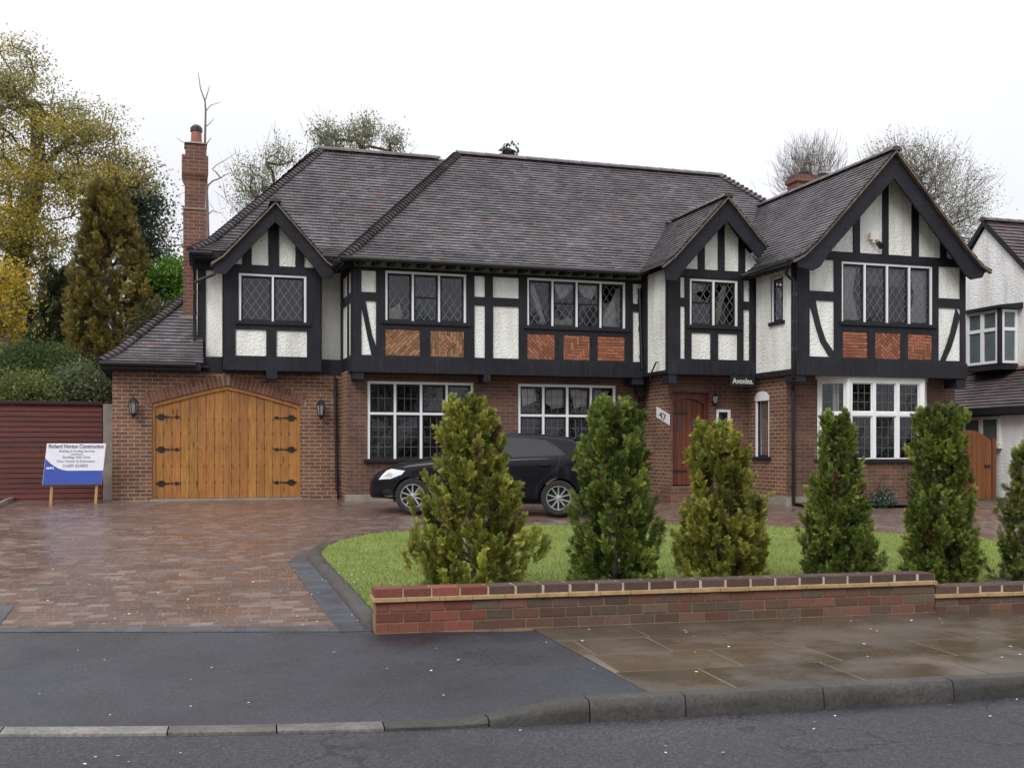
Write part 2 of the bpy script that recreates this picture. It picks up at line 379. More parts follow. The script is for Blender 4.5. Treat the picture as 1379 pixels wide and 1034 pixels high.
M['car_glass'] = m_simple('car_glass', (.012, .015, .020), .08, .1, 3, 0, Specular_IOR_Level=.6)
M['rubber'] = m_simple('rubber', (.015, .015, .016), .8, .2)
M['alloy'] = m_simple('alloy', (.52, .52, .54), .3, .08, bump=.02, Metallic=.8)
M['dark'] = m_simple('dark', (.008, .008, .009), .6, .1)
M['lamp_clear'] = m_simple('lamp_clear', (.75, .77, .80), .12, .12, 25, .1)
M['chrome'] = m_simple('chrome', (.7, .7, .7), .12, .02, bump=0, Metallic=1.0)
M['red_lens'] = m_simple('red_lens', (.30, .02, .015), .15, .1)
M['board_white'] = m_simple('board_white', (.74, .73, .80), .4, .06)
M['board_blue'] = m_simple('board_blue', (.03, .07, .36), .35, .08)
M['ink'] = m_simple('ink', (.12, .12, .17), .5, .05)
M['ink_pale'] = m_simple('ink_pale', (.32, .32, .38), .5, .05)
M['petal'] = m_simple('petal', (.8, .78, .76), .6, .1)

# ------------------------------------------------------------------ ground, road, pavement
def strip_sheet(name, mat, ss, ts, zf, off=0):
    mb = MB()
    for a, b in zip(ss, ss[1:]):
        for c_, d in zip(ts, ts[1:]):
            q = []
            for (s, t_) in ((a, c_), (a, d), (b, d), (b, c_)):
                x, y = XY(s, t_); q.append((x, y, zf(s, t_)+off))
            mb.face(q)
    return struct(mb.build(name, mat, smooth='all'))
def zbase(s, t_):
    if s < 6: return -.05
    if s < 8.6: return -.05+(s-6)/2.6*.13
    return .14+.036*(min(s, 21.9)-8.9)-.05
strip_sheet('ground', M['soil'], [-300, -20, 5.9, 8.6, 9.5, 21.9, 60, 600], [-500, -60, -10, 0, 10, 60, 500], zbase)
def ks(t_):                               # where the kerb face runs
    x = max(0, 2.4-t_); return 6.06+.46*(min(x, 5)/3.83)**2
def kh(t_):                               # kerb height, dropped at the crossing
    q = min(1, max(0, (t_-1.0)/.95)); return .016+.106*q*q*(3-2*q)
TS = [-12, -8, -5, -4]+[-3+.25*i for i in range(57)]+[12, 16, 25, 60]
mb = MB()
for a, b in zip(TS, TS[1:]):
    for s0, s1 in ((-8, 0), (0, 3), (3, 5), (5, None)):
        q = []
        for t_, s in ((a, s0), (b, s0), (b, s1), (a, s1)):
            s = ks(t_)+.02 if s is None else s
            x, y = XY(s, t_); q.append((x, y, -.008+.03*min(1, max(0, (ks(t_)-s)/3))))
        mb.face(q)
road = struct(mb.build('road', M['asphalt'], smooth='all'))
WS = 8.62                                  # front face of the garden wall
def zpav(s, t_):
    k = (s-ks(t_))/(8.75-ks(t_)); return kh(t_)+(.137-kh(t_))*min(1.15, k)
# kerb stones
mb = MB(); t0 = -6.0
random.seed(3)
while t0 < 14:
    L = .914 if t0 > 2.2 or t0 < -.6 else .60; t1 = t0+L
    g_ = random.uniform(.8, 1.15); col = (.048*g_, .044*g_, .042*g_) if t0 > .2 else (.125*g_, .115*g_, .108*g_)
    if abs(t0+L/2+1.0) < .4: col = (.21, .20, .20)
    n = 4
    for i in range(n):
        a = t0+.004+(L-.008)*i/n; b = t0+.004+(L-.008)*(i+1)/n; R = []
        for t_ in (a, b):
            s0 = ks(t_); h = kh(t_); pr = [(s0, -.04), (s0+.004, h*.45), (s0+.014, h*.85), (s0+.03, h), (s0+.125, h+.003), (s0+.125, -.04)]
            R.append([(*XY(s, t_), z) for s, z in pr])
        for k in range(len(R[0])-1): mb.face([R[0][k], R[1][k], R[1][k+1], R[0][k+1]], col)
        if i == 0: mb.face(R[0], col)
        if i == n-1: mb.face(R[1], col)
    t0 = t1
struct(mb.build('kerb', M['kerb'], smooth=True))
def seam(s):                               # boundary between new asphalt and old slabs, as t(s)
    a = G(720, 848); b_ = G(850, 934); sa, ta = ST(a.x, a.y); sb, tb = ST(b_.x, b_.y)
    return tb+(s-sb)/(sa-sb)*(ta-tb)
# asphalt crossing in front of the drive
mb = MB(); N = 14
fl = [G(p, q) for p, q in ((-700, 865), (-300, 857), (0, 852), (200, 851.5), (455, 851), (500, 851), (720, 850))]
flt = sorted([ST(p.x, p.y)[::-1] for p in fl])
def sfront(t_):
    for (a, sa), (b, sb) in zip(flt, flt[1:]):
        if a <= t_ <= b: return sa+(sb-sa)*(t_-a)/(b-a)
    return flt[0][1] if t_ < flt[0][0] else flt[-1][1]
sse, tse = ST(*G(720, 849).xy)
us = [-7+i*.2 for i in range(60)]
def trange(k):                             # k 0..1 kerb to wall
    return seam(6.2+(8.62-6.2)*k)
NT_ = 50
for i in range(N):
    k0, k1 = i/N, (i+1)/N
    for j in range(NT_):
        q = []
        for k, jj in ((k0, j), (k0, j+1), (k1, j+1), (k1, j)):
            tR = trange(k); t_ = -7+(tR+7)*jj/NT_
            sA = ks(t_)+.12; sB = max(sfront(t_), 8.5); s = sA+(sB-sA)*k
            q.append((*XY(s, t_), kh(t_)+(.14+.036*(sB-8.9)-kh(t_))*k))
        mb.face(q)
apron = struct(mb.build('driveway_crossing', M['apron'], smooth='all'))
# paving slabs
def slab_z(s, t_): return kh(t_)+(.125-kh(t_))*(s-6.15)/(8.65-6.15)
mb = MB(); jb = MB(); random.seed(11)
rows = [(6.19, 6.785), (6.80, 7.39), (7.41, 8.0), (8.02, 8.64)]
for ri, (sa, sb) in enumerate(rows):
    t0 = seam((sa+sb)/2)-1.2+.37*ri
    while t0 < 16:
        L = random.choice([.9, .9, .75, .6]); t1 = t0+L-.018
        A = max(t0, seam(sa)+.012); A2 = max(t0, seam(sb)+.012)
        if t1 > max(A, A2)+.03:
            g_ = random.uniform(.82, 1.15); col = (.098*g_, .075*g_, .056*g_)
            dz = random.uniform(-.0015, .0015); k1 = random.uniform(-.0012, .0012); k2 = random.uniform(-.0012, .0012)
            pts = [(sa, A, dz), (sa, t1, dz+k1), (sb, t1, dz+k1+k2), (sb, A2, dz+k2)]
            b_ = [(*XY(s, t_), slab_z(s, t_)-.03) for s, t_, z in pts]; tp = [(*XY(s, t_), slab_z(s, t_)+.004+z) for s, t_, z in pts]
            mb.hexa(b_, tp, col)
        t0 += L
sa = struct(mb.build('pavement', M['slab'], bevel=.003))
ts = [0, 2, 4, 6, 8, 10, 16, 25]
jb = MB()
for a, b in zip(ts, ts[1:]):
    q = []
    for s, t_ in ((6.17, a), (6.17, b), (8.68, b), (8.68, a)):
        t_ = max(t_, seam(s)+.006); q.append((*XY(s, t_), slab_z(s, max(t_, 2.2))-.0005))
    jb.face(q)
struct(jb.build('pavement_bedding', M['joint']))
# driveway
def flat(name, pts, mat, off, rot=None):
    mb = MB(); mb.face([(p.x, p.y, zg(p.x, p.y)+off) for p in pts])
    o = mb.build(name, mat, weld=False)
    bm = bmesh.new(); bm.from_mesh(o.data); bmesh.ops.triangulate(bm, faces=bm.faces)
    ul = bm.loops.layers.uv.active
    a = rot if rot is not None else -B
    for f in bm.faces:
        for l in f.loops:
            x, y = l.vert.co.x, l.vert.co.y; l[ul].uv = (x*cos(a)+y*sin(a), -x*sin(a)+y*cos(a))
    bm.to_mesh(o.data); bm.free(); return struct(o)
edge_px = [(1100, 711), (890, 708), (760, 708), (690, 709), (560, 716), (500, 720.5), (455, 730), (427, 741), (418, 752), (440, 776), (470, 810), (500, 848)]
edge = [G(a, b) for a, b in edge_px]
dl = [V((-7, 22.9, 0)), V((22, 22.9, 0)), G(1560, 741), G(1330, 728), G(1190, 719), G(1100, 713)]
drive = dl+edge[1:]+[G(500, 851), G(200, 851.5), G(0, 852), G(-300, 857), G(-330, 800)]
flat('driveway', drive, M['paver'], .0)
outer = [G(388, 757), G(420, 802), G(457, 851)]
ang = atan2(outer[2].y-outer[0].y, outer[2].x-outer[0].x)
flat('sett_border', [G(425, 739), G(400, 747), outer[0], outer[1], outer[2], G(500, 850), G(470, 812), G(440, 778), G(418, 754), G(427, 743)], M['sett'], .005, ang)
flat('sett_border', [G(457, 843), G(457, 850.6), G(200, 851), G(0, 851.5), G(-300, 856), G(-300, 850), G(0, 845.5), G(200, 844)], M['sett'], .0045, -B)
flat('sett_border', [G(-3, 845), G(19, 816), G(-20, 813), G(-90, 850)], M['sett'], .0055, -B)
# left planting bed and its kerb
mb = MB(); a, b = G(-60, 712), G(27, 671)
d = (b-a).normalized(); nn_ = V((-d.y, d.x, 0))
for i in range(-3, int((b-a).length/.75)):
    p = a+d*.75*i; q = a+d*(.75*(i+1)-.012)
    if ST(p.x, p.y)[0] < 11: pass
    bt = [p-nn_*.03, q-nn_*.03, q+nn_*.03, p+nn_*.03]
    mb.hexa([(v.x, v.y, zg(v.x, v.y)-.05) for v in bt], [(v.x, v.y, zg(v.x, v.y)+.07) for v in bt], (.30, .27, .24))
struct(mb.build('edging_kerb', M['kerb'], bevel=.006))
flat('planting_bed', [a-d*3, b+d*.1, V((b.x, 22.75, 0)), V((-9, 22.75, 0)), V((-9, a.y-2, 0))], M['soil'], .03)
# lawn
tL0 = ST(*G(503, 849).xy)[1]+.03
lawn_back = [G(a, b) for a, b in edge_px[1:]]
lp = [V((x, y, 0)) for x, y in (XY(8.72, 1.62), XY(8.72, 14))]
lawn_pts = [G(430, 750), G(452, 777), G(480, 812), V((*XY(8.76, tL0), 0))]+[V((*XY(8.80, 1.75), 0)), V((*XY(8.74, 9.5), 0)), V((*XY(8.74, 14), 0)), G(1500, 745), G(1330, 730), G(1190, 721), G(1050, 713)]+[G(890, 710), G(760, 710), G(690, 711), G(560, 718), G(500, 722.5), G(457, 732), G(434, 743)]
flat('lawn', lawn_pts, M['lawn'], .045)
# dark rounded edging along the lawn
mb = MB(); path = [G(900, 708.5), G(760, 708.5), G(690, 709.5), G(620, 712.5), G(560, 716.5), G(500, 721.5), G(458, 731), G(436, 738), G(426, 745), G(424, 753), G(432, 763), G(450, 782), G(476, 812), G(503, 846)]
prof = [(-.085, -.02), (-.075, .035), (-.045, .062), (0, .072), (.045, .068), (.08, .05), (.09, -.02)]
R = []
for i, p in enumerate(path):
    d = (path[min(i+1, len(path)-1)]-path[max(i-1, 0)]); d.z = 0; d.normalize(); n_ = V((-d.y, d.x, 0))
    k = 1.0 if i > 6 else .55
    R.append([(p.x+n_.x*u*k, p.y+n_.y*u*k, zg(p.x, p.y)+z*k) for u, z in prof])
for A, Bq in zip(R, R[1:]):
    for k in range(len(prof)-1): mb.face([A[k], A[k+1], Bq[k+1], Bq[k]], (.055, .048, .045))
mb.face(R[-1], (.055, .048, .045))
struct(mb.build('lawn_edging', M['kerb'], smooth='all'))
# flower bed by the bay window
flat('flower_bed', [V((11.6, 17.75, 0)), V((15.4, 17.75, 0)), V((15.4, 18.68, 0)), V((11.6, 18.68, 0))], M['soil'], .03, 0)

# ------------------------------------------------------------------ garden walls (each brick modelled)
def brickwall(name, label, t0, t1, s0, base, top, first_red, end):
    root = thing(name, label, 'garden wall', (*XY(s0, t0), base))
    F = lambda u, z, d: V((*XY(s0-d, u), z))
    mb = MB(); ck = .072
    nz = int(round((top-base-.11)/.078)); h = (top-base-.105)/nz
    zb = base
    for r in range(nz):
        za = zb+r*h; u = t0+(0 if r % 2 else -.112)
        while u < t1-.02:
            L = .225; a = max(u, t0)+.006; b = min(u+L, t1)-.006; u += L
            if b-a < .03: continue
            red = first_red and (a-t0) < random.uniform(.5, 1.0)
            g_ = random.uniform(.7, 1.25)
            c_ = (.175*g_, .055*g_, .036*g_) if red else random.choice([(.12*g_, .065*g_, .045*g_), (.10*g_, .06*g_, .045*g_), (.135*g_, .06*g_, .042*g_), (.11*g_, .075*g_, .055*g_)])
            j = random.uniform(-.002, .002)
            mb.fbox(F, a, b, za+.006, za+h-.005, -.21, .012+j, c_)
    mb.build('brick_courses', M['brick_attr'], root, bevel=.004)
    mb = MB(); mb.fbox(F, t0+.004, t1-.004, base-.1, top-.105, -.205, .004); mb.fbox(F, t0+.002, t1, base-.1, base+.006, -.21, .02)
    mb.build('mortar_bed', M['mortar'] if first_red else M['mortar'], root)
    zt = top-.105; mb = MB(); u = t0-.02
    while u < t1:                                       # tile creasing
        b = min(u+.27, t1+.01); mb.fbox(F, u, b-.003, zt+random.uniform(0, .003), zt+.036, -.235, .04+random.uniform(-.003, .003), (1, 1, 1)); u += .27
    mb.build('tile_creasing', M['mortar_tan'], root, bevel=.004)
    mb = MB(); jb = MB(); u = t0-.01; i = 0
    while u < t1-.05:
        b = min(u+.232, t1); red = first_red and i < 4; g_ = random.uniform(.75, 1.2)
        c_ = (.19*g_, .058*g_, .038*g_) if red else (.085*g_, .052*g_, .043*g_)
        hh = 0.004 if i < 1 else 0
        j = .0035 if red else .009
        mb.fbox(F, u+j, b-j, zt+.036, top+hh+random.uniform(-.003, .003), -.11, .02+random.uniform(-.003, .003), c_)
        mb.fbox(F, u+j, b-j, zt+.036, top-.004, -.225, -.118, tuple(x*.9 for x in c_))
        u = b; i += 1
    mb.build('coping_brick', M['brick_attr'], root, bevel=.007)
    jb.fbox(F, t0, t1-.01, zt+.034, top-.008, -.22, .016); jb.build('coping_joint', M['mortar_pale'], root)
    return root
random.seed(5)
tL = ST(*G(503, 849).xy)[1]; tM = ST(*PX(1268, 800, 8.0).xy)[1]
tM = 5.93
brickwall('garden_wall', 'low red and brown brick garden wall with bright red bricks at its drive end', tL, tM, WS, .128, .485, True, True)
brickwall('garden_wall', 'lower stepped-down brown brick garden wall at the right edge of the pavement', tM+.012, 16, WS+.01, .115, .36, False, False)

# ------------------------------------------------------------------ roofs
TC = [(.122, .110, .122), (.114, .103, .115), (.132, .116, .126), (.106, .097, .110), (.118, .104, .110), (.142, .13, .142)]
def roof(mb, O, U, I, prof, ufun, gauge=.1, tw=.165, cols=TC, L0=0):
    O, U, I = V(O), V(U), V(I); acc = [0]
    for (a, za), (b, zb) in zip(prof, prof[1:]): acc.append(acc[-1]+sqrt((b-a)**2+(zb-za)**2))
    def at(L):
        for k in range(len(prof)-1):
            if L <= acc[k+1] or k == len(prof)-2:
                f = (L-acc[k])/(acc[k+1]-acc[k]); a, za = prof[k]; b, zb = prof[k+1]
                T = (I*(b-a)+V((0, 0, zb-za))).normalized(); Nn = V((0, 0, 1))*(b-a)/sqrt((b-a)**2+(zb-za)**2)-I*(zb-za)/sqrt((b-a)**2+(zb-za)**2)
                return a+(b-a)*f, za+(zb-za)*f, Nn
    n = max(1, int(acc[-1]/gauge)); g = acc[-1]/n
    for r in range(n):
        ra, za, Nn = at(r*g); rb, zb, N2 = at((r+1)*g)
        a0, a1 = ufun(ra); b0, b1 = ufun(rb)
        pa = O+I*ra+V((0, 0, za)); pb = O+I*rb+V((0, 0, zb))
        if a1-a0 < .02: continue
        mb.face([pa+U*a0, pa+U*a1, pb+U*max(b1, b0), pb+U*b0], (.02, .017, .017))
        lo = min(a0, b0); hi = max(a1, b1); k0 = floor(lo/tw-(r % 2)*.5); u = (k0+(r % 2)*.5)*tw
        while u < hi:
            ua, ub = u+.002, u+tw-.002; u += tw
            qa0, qa1 = max(ua, a0), min(ub, a1); qb0, qb1 = max(ua, b0), min(ub, b1)
            if qa1-qa0 < .015 and qb1-qb0 < .015: continue
            if qa1 < qa0: qa0 = qa1 = (qb0+qb1)/2 if qb1 > qb0 else (qa0+qa1)/2
            if qb1 < qb0: qb0 = qb1 = min(max((qa0+qa1)/2, b0), b1)
            g_ = random.gauss(1, .10); c0 = random.choice(cols)
            if random.random() < .008: c0 = (.18, .105, .085)
            c_ = tuple(max(.02, x*g_) for x in c0); up = .027+random.uniform(-.003, .004); t1, t2 = random.uniform(-.002, .002), random.uniform(-.002, .002)
            A = pa+U*qa0+Nn*(up+t1); Bq = pa+U*qa1+Nn*(up+t2); Cq = pb+U*qb1+N2*.006; D = pb+U*qb0+N2*.006
            mb.face([A, Bq, Cq, D], c_)
            mb.face([pa+U*qa0-Nn*.002, pa+U*qa1-Nn*.002, Bq, A], tuple(x*.45 for x in c_))  # butt face darkened to paint the shadow line of each course
def caps(mb, P0, P1, seg, r0, r1, up=None, cols=TC, wing=.12, lift=.02):
    P0, P1 = V(P0), V(P1); d = (P1-P0); L = d.length; d.normalize(); n = int(L/seg); sg = L/n
    side = d.cross(V((0, 0, 1))).normalized(); upv = side.cross(d).normalized()
    for i in range(n):
        a = P0+d*sg*i; b = P0+d*(sg*(i+1)+.02); g_ = random.gauss(1, .15); c_ = tuple(x*g_ for x in random.choice(cols))
        ra, rb = r0, r1; R = []
        for p, r, lf in ((a, ra, lift), (b, rb, 0)):
            R.append([p+side*r*cos(q)+upv*(r*sin(q)*.75-r*.35+lf) for q in [pi*k/8 for k in range(9)]])
        for k in range(8): mb.face([R[0][k], R[0][k+1], R[1][k+1], R[1][k]], c_)
        mb.face(R[0], tuple(x*.5 for x in c_))
def flatroof(mb, pts, col=(.09, .07, .07)): mb.face(pts, col)

H = thing('house', 'large mock Tudor house of red brick and black and white timber framing behind the lawn', 'house', (7, 22, .55))
random.seed(21)
rf = MB()
# main block
me_, mrY, mrZ, meZ = 20.58, 23.7, 8.30, 5.27
rise = (mrZ-meZ)/(mrY-me_)
profm = [(0, meZ), (.35, meZ+.29), (mrY-me_, mrZ)]
X0m, X1m = 3.02, 15.84
def hipu(L, R): return lambda r: (L+r, R-r)
roof(rf, (0, me_, 0), (1, 0, 0), (0, 1, 0), profm, lambda r: (X0m+r*.985, X1m-r))
roof(rf, (X0m, 0, 0), (0, 1, 0), (1, 0, 0), profm, lambda r: (me_+r, 26.8-r), gauge=.2, tw=.33)
flatroof(rf, [(X0m, 26.8, meZ), (X1m, 26.8, meZ), (12.72, mrY, mrZ), (6.1, mrY, mrZ)])
flatroof(rf, [(X1m, me_, meZ), (X1m, 26.8, meZ), (12.72, mrY, mrZ)])
# left block
lY, lZ, lrY, lrZ = 21.98, 5.50, 24.75, 8.44
profl = [(0, lZ), (.38, lZ+.24), (lrY-lY, lrZ)]
roof(rf, (0, lY, 0), (1, 0, 0), (0, 1, 0), profl, lambda r: (.24+r*1.055, 6.2))
roof(rf, (.24, 0, 0), (0, 1, 0), (1, 0, 0), profl, lambda r: (lY+r*.95, 27.5-r*.98), gauge=.2, tw=.33)
flatroof(rf, [(.24, 27.5, lZ), (6.2, 27.5, lZ), (6.2, lrY, lrZ), (3.16, lrY, lrZ)])
# lean-to over the garage
roof(rf, (0, 21.85, 0), (1, 0, 0), (0, 1, 0), [(0, 3.28), (.3, 3.48), (1.62, 4.80)], lambda r: (-1.40+r, .50))
roof(rf, (-1.40, 0, 0), (0, 1, 0), (1, 0, 0), [(0, 3.28), (.3, 3.48), (1.62, 4.80)], lambda r: (21.85+r, 27.2), gauge=.2, tw=.33)
# oriel gable
profo = [(0, 5.20), (.22, 5.36), (1.22, 6.47)]
roof(rf, (.64, 0, 0), (0, 1, 0), (1, 0, 0), profo, lambda r: (21.5, 22.2+r*1.05))
roof(rf, (3.06, 0, 0), (0, 1, 0), (-1, 0, 0), profo, lambda r: (21.5, 22.2+r*1.05))
# porch gable
profp = [(0, 5.22), (.25, 5.42), (1.42, 6.67)]
roof(rf, (9.13, 0, 0), (0, 1, 0), (1, 0, 0), profp, lambda r: (19.3, 20.7+r*1.0))
roof(rf, (11.97, 0, 0), (0, 1, 0), (-1, 0, 0), profp, lambda r: (19.3, 22.0) if r > .5 else (19.3, 19.32))
# wing
profw = [(0, 5.16), (.22, 5.28), (.5, 5.53), (2.24, 7.40)]
roof(rf, (11.06, 0, 0), (0, 1, 0), (1, 0, 0), profw, lambda r: (17.68, 24.2))
roof(rf, (15.54, 0, 0), (0, 1, 0), (-1, 0, 0), profw, lambda r: (17.68, 24.2), gauge=.2, tw=.33)
ROOF = rf.build('roof', M['tile'], H, weld=False)
hp = MB()
RC = [(.10, .078, .082), (.09, .072, .078), (.08, .066, .073)]
caps(hp, (6.05, mrY, mrZ+.02), (12.75, mrY, mrZ+.02), .33, .125, .12, cols=[(.13, .10, .115), (.115, .09, .105)], lift=.006)
caps(hp, (3.1, lrY, lrZ+.02), (5.9, lrY, lrZ+.02), .33, .125, .12, cols=[(.14, .10, .09), (.125, .095, .095)], lift=.006)
caps(hp, (3.02+.02, me_+.02, meZ+.0), (3.37, me_+.35, meZ+.31), .1, .13, .09, cols=RC, lift=.035)
caps(hp, (3.37, me_+.35, meZ+.31), (6.09, mrY, mrZ), .1, .13, .09, cols=RC, lift=.035)
caps(hp, (15.84, me_, meZ), (12.72, mrY, mrZ), .13, .14, .10, cols=RC, lift=.045)
caps(hp, (.26, lY+.02, lZ), (.64, lY+.38, lZ+.26), .1, .12, .09, cols=RC, lift=.03)
caps(hp, (.64, lY+.38, lZ+.26), (3.16, lrY, lrZ), .1, .12, .09, cols=RC, lift=.03)
caps(hp, (-1.39, 21.86, 3.28), (-1.10, 22.15, 3.50), .1, .12, .09, cols=RC, lift=.03)
caps(hp, (-1.10, 22.15, 3.50), (.22, 23.47, 4.82), .1, .12, .09, cols=RC, lift=.03)
caps(hp, (1.85, 21.48, 6.48), (1.85, 23.2, 6.48), .3, .11, .105, cols=RC, lift=.005)
caps(hp, (10.55, 19.28, 6.69), (10.55, 22.0, 6.69), .3, .11, .105, cols=RC, lift=.005)
caps(hp, (13.3, 17.66, 7.42), (13.3, 24.2, 7.42), .3, .12, .115, cols=RC, lift=.005)
hp.build('ridge_tiles', M['tile'], ROOF, weld=False)

# verge (brown undercloak) and bargeboards
def barge(Y, poly, col=(1, 1, 1), t_=.045):
    mb = MB(); mb.prism(FY(Y), poly, 0, t_, col); return mb.build('bargeboard', M['timber_h'], H, bevel=.006)
barge(21.6, [(1.85, 6.42), (.93, 5.42), (.72, 5.24), (.66, 5.22), (.70, 5.0), (.91, 4.99), (1.10, 5.22), (1.85, 6.06)])
barge(21.6, [(1.853, 6.42), (1.853, 6.06), (2.60, 5.22), (2.76, 4.99), (2.96, 5.0), (3.02, 5.22), (2.95, 5.25), (2.77, 5.42)])
barge(19.4, [(10.55, 6.62), (9.50, 5.46), (9.28, 5.28), (9.19, 5.26), (9.20, 4.93), (9.44, 4.93), (9.66, 5.22), (10.55, 6.18)])
barge(19.4, [(10.553, 6.62), (10.553, 6.18), (11.28, 5.47), (11.46, 5.68)])
barge(17.8, [(13.3, 7.34), (11.78, 5.70), (11.45, 5.40), (11.2, 5.27), (11.12, 5.24), (11.18, 5.03), (11.50, 4.98), (11.66, 5.06), (11.86, 5.34), (13.3, 6.86)])
barge(17.8, [(13.303, 7.34), (13.303, 6.86), (14.74, 5.34), (14.98, 5.06), (15.12, 4.98), (15.38, 5.03), (15.5, 5.22), (15.4, 5.27), (15.15, 5.40), (14.82, 5.70)])
vb = MB()
def verge(Y, X0, prof, sgn, t_=.05):
    vb.mark()
    pts = [(X0+sgn*r, z-.012) for r, z in prof]
    for (a, za), (b, zb) in zip(pts, pts[1:]):
        n = max(1, int(sqrt((b-a)**2+(zb-za)**2)/.1))
        for i in range(n):
            g_ = random.uniform(.75, 1.3); f0, f1 = i/n, (i+1)/n
            p = (a+(b-a)*f0, za+(zb-za)*f0); q = (a+(b-a)*f1, za+(zb-za)*f1)
            vb.prism(FY(Y), [(p[0], p[1]-.04), (q[0], q[1]-.04), q, (p[0], p[1]+.012)], -.02, t_+.012, (.13*g_, .095*g_, .07*g_))
verge(21.55, .64, profo, 1); verge(21.55, 3.06, profo, -1)
verge(19.35, 9.13, profp, 1); verge(19.35, 11.97, [(.55, 5.74), (1.42, 6.67)], -1)
verge(17.73, 11.06, profw, 1); verge(17.73, 15.54, profw, -1)
vb.build_split('verge', M['tile'], ROOF, weld=False)

# ------------------------------------------------------------------ walls of the house
def bbox(name, mat, *boxes, parent=H, bevel=0):
    mb = MB()
    for b in boxes: mb.mark(); mb.box(*b)
    return mb.build_split(name, mat, parent, bevel=bevel)[0]
W1 = (3.64, 5.84, 1.41, 2.97); W2 = (6.80, 9.00, 1.41, 2.97)
mb = MB(); cells(mb, FY(21.4), 3.23, 9.68, .35, 3.16, [W1, W2], -.12, 0, outer=False); mb.build('brick_wall', M['brick_shaded'], H)
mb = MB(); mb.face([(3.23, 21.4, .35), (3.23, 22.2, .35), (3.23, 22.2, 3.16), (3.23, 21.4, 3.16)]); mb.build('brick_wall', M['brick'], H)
mb = MB(); mb.box(3.2, 9.68, 21.37, 21.5, .35, .70); mb.build('plinth', M['concrete'], H, bevel=.01)
# left return: same brick in the lit tone, front in the painted shade tone
# garage wall
DX0, DX1, DS, DA = -.46, 2.40, 2.50, 2.87; DM = (DX0+DX1)/2
def arch(u): k = abs(u-DM)/((DX1-DX0)/2); return DA-(DA-DS)*(k**1.12)-.0*k
mb = MB(); cells(mb, FY(22.2), -1.19, 3.23, .35, 3.26, [(DX0, DX1, .35, 2.95)], -.14, 0, outer=False)
n = 16
for i in range(n):
    a = DX0+(DX1-DX0)*i/n; b = DX0+(DX1-DX0)*(i+1)/n; F = FY(22.2)
    mb.face([F(a, arch(a), 0), F(b, arch(b), 0), F(b, 2.95, 0), F(a, 2.95, 0)])
    mb.face([F(a, arch(a), 0), F(b, arch(b), 0), F(b, arch(b), -.14), F(a, arch(a), -.14)])
mb.face([(-1.19, 22.2, .35), (-1.19, 27, .35), (-1.19, 27, 3.26), (-1.19, 22.2, 3.26)])
mb.face([(-1.19, 27, .35), (15.5, 27, .35), (15.5, 27, 5.4), (-1.19, 27, 3.2)])
mb.build('brick_wall', M['brick'], H)
# brick arch: two rings of voussoirs
mb = MB()
for ring in range(2):
    L = 0; pts = []
    K = 300
    us = [DX0-.12+(DX1-DX0+.24)*i/K for i in range(K+1)]
    def az(u):
        k = abs(u-DM)/((DX1-DX0)/2); return DA-(DA-DS)*(k**1.12)
    cur = 0; a = us[0]
    for u in us[1:]:
        cur = sqrt((u-a)**2+(az(u)-az(a))**2)
        if cur >= .075:
            um = (a+u)/2; sl_ = (az(u)-az(a))/(u-a); nx, nz = -sl_/sqrt(1+sl_**2), 1/sqrt(1+sl_**2); tx, tz = 1/sqrt(1+sl_**2), sl_/sqrt(1+sl_**2)
            o0 = .008+ring*.112; o1 = o0+.104; g_ = random.uniform(.7, 1.2)
            q = [(um+tx*s_*.032+nx*o, az(um)+tz*s_*.032+nz*o) for s_, o in ((-1, o0), (1, o0), (1, o1), (-1, o1))]
            mb.prism(FY(22.2), q, -.01, .012, (.17*g_, .075*g_, .05*g_)); a = u
mb.build('brick_arch', M['brick_attr'], H)
mb = MB(); F = FY(22.2)
for i in range(30):
    a = DX0-.12+(DX1-DX0+.24)*i/30; b = DX0-.12+(DX1-DX0+.24)*(i+1)/30
    mb.prism(F, [(a, az(a)+.005), (b, az(b)+.005), (b, az(b)+.23), (a, az(a)+.23)], -.01, .005)
mb.build('arch_mortar', M['mortar_arch'], H)
bbox('plinth', M['concrete'], (-1.22, -.46, 22.15, 22.3, .35, .60), (2.4, 3.2, 22.15, 22.3, .35, .60))
bbox('threshold', M['concrete'], (-.5, 2.45, 22.1, 22.5, .35, .625), bevel=.01)
bbox('brick_step', M['brick'], (2.62, 3.12, 21.98, 22.19, .5, .74), bevel=.008)
# porch / entrance walls
mb = MB(); F = FY(20.2)
DR = (9.76, 10.60, .84, 2.78)
cells(mb, F, 9.68, 11.51, .35, 3.16, [DR, (10.76, 11.10, 1.40, 2.44)], -.28, 0, outer=False); mb.build('brick_wall', M['brick_shaded'], H)
mb = MB(); mb.face([(9.68, 20.2, .35), (9.68, 21.4, .35), (9.68, 21.4, 3.16), (9.68, 20.2, 3.16)]); mb.build('brick_wall', M['brick'], H)
bbox('doorstep', M['brick_shaded'], (9.5, 10.75, 19.75, 20.45, .35, .70), (9.62, 10.68, 19.98, 20.47, .7, .84), bevel=.01)
# wing walls
mb = MB(); cells(mb, FX(11.51), 18.7, 20.2, .35, 3.1, [(19.36, 19.92, 1.45, 2.68)], -.12, 0, outer=False); mb.build('brick_wall', M['brick'], H)
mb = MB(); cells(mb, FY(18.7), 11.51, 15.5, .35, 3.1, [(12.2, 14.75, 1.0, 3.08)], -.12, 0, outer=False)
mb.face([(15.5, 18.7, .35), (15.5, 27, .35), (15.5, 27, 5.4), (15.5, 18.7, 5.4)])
mb.build('brick_wall', M['brick_shaded'], H)
bbox('plinth', M['concrete'], (11.47, 11.6, 18.66, 20.2, .35, .66), (11.6, 12.1, 18.66, 18.8, .35, .66))
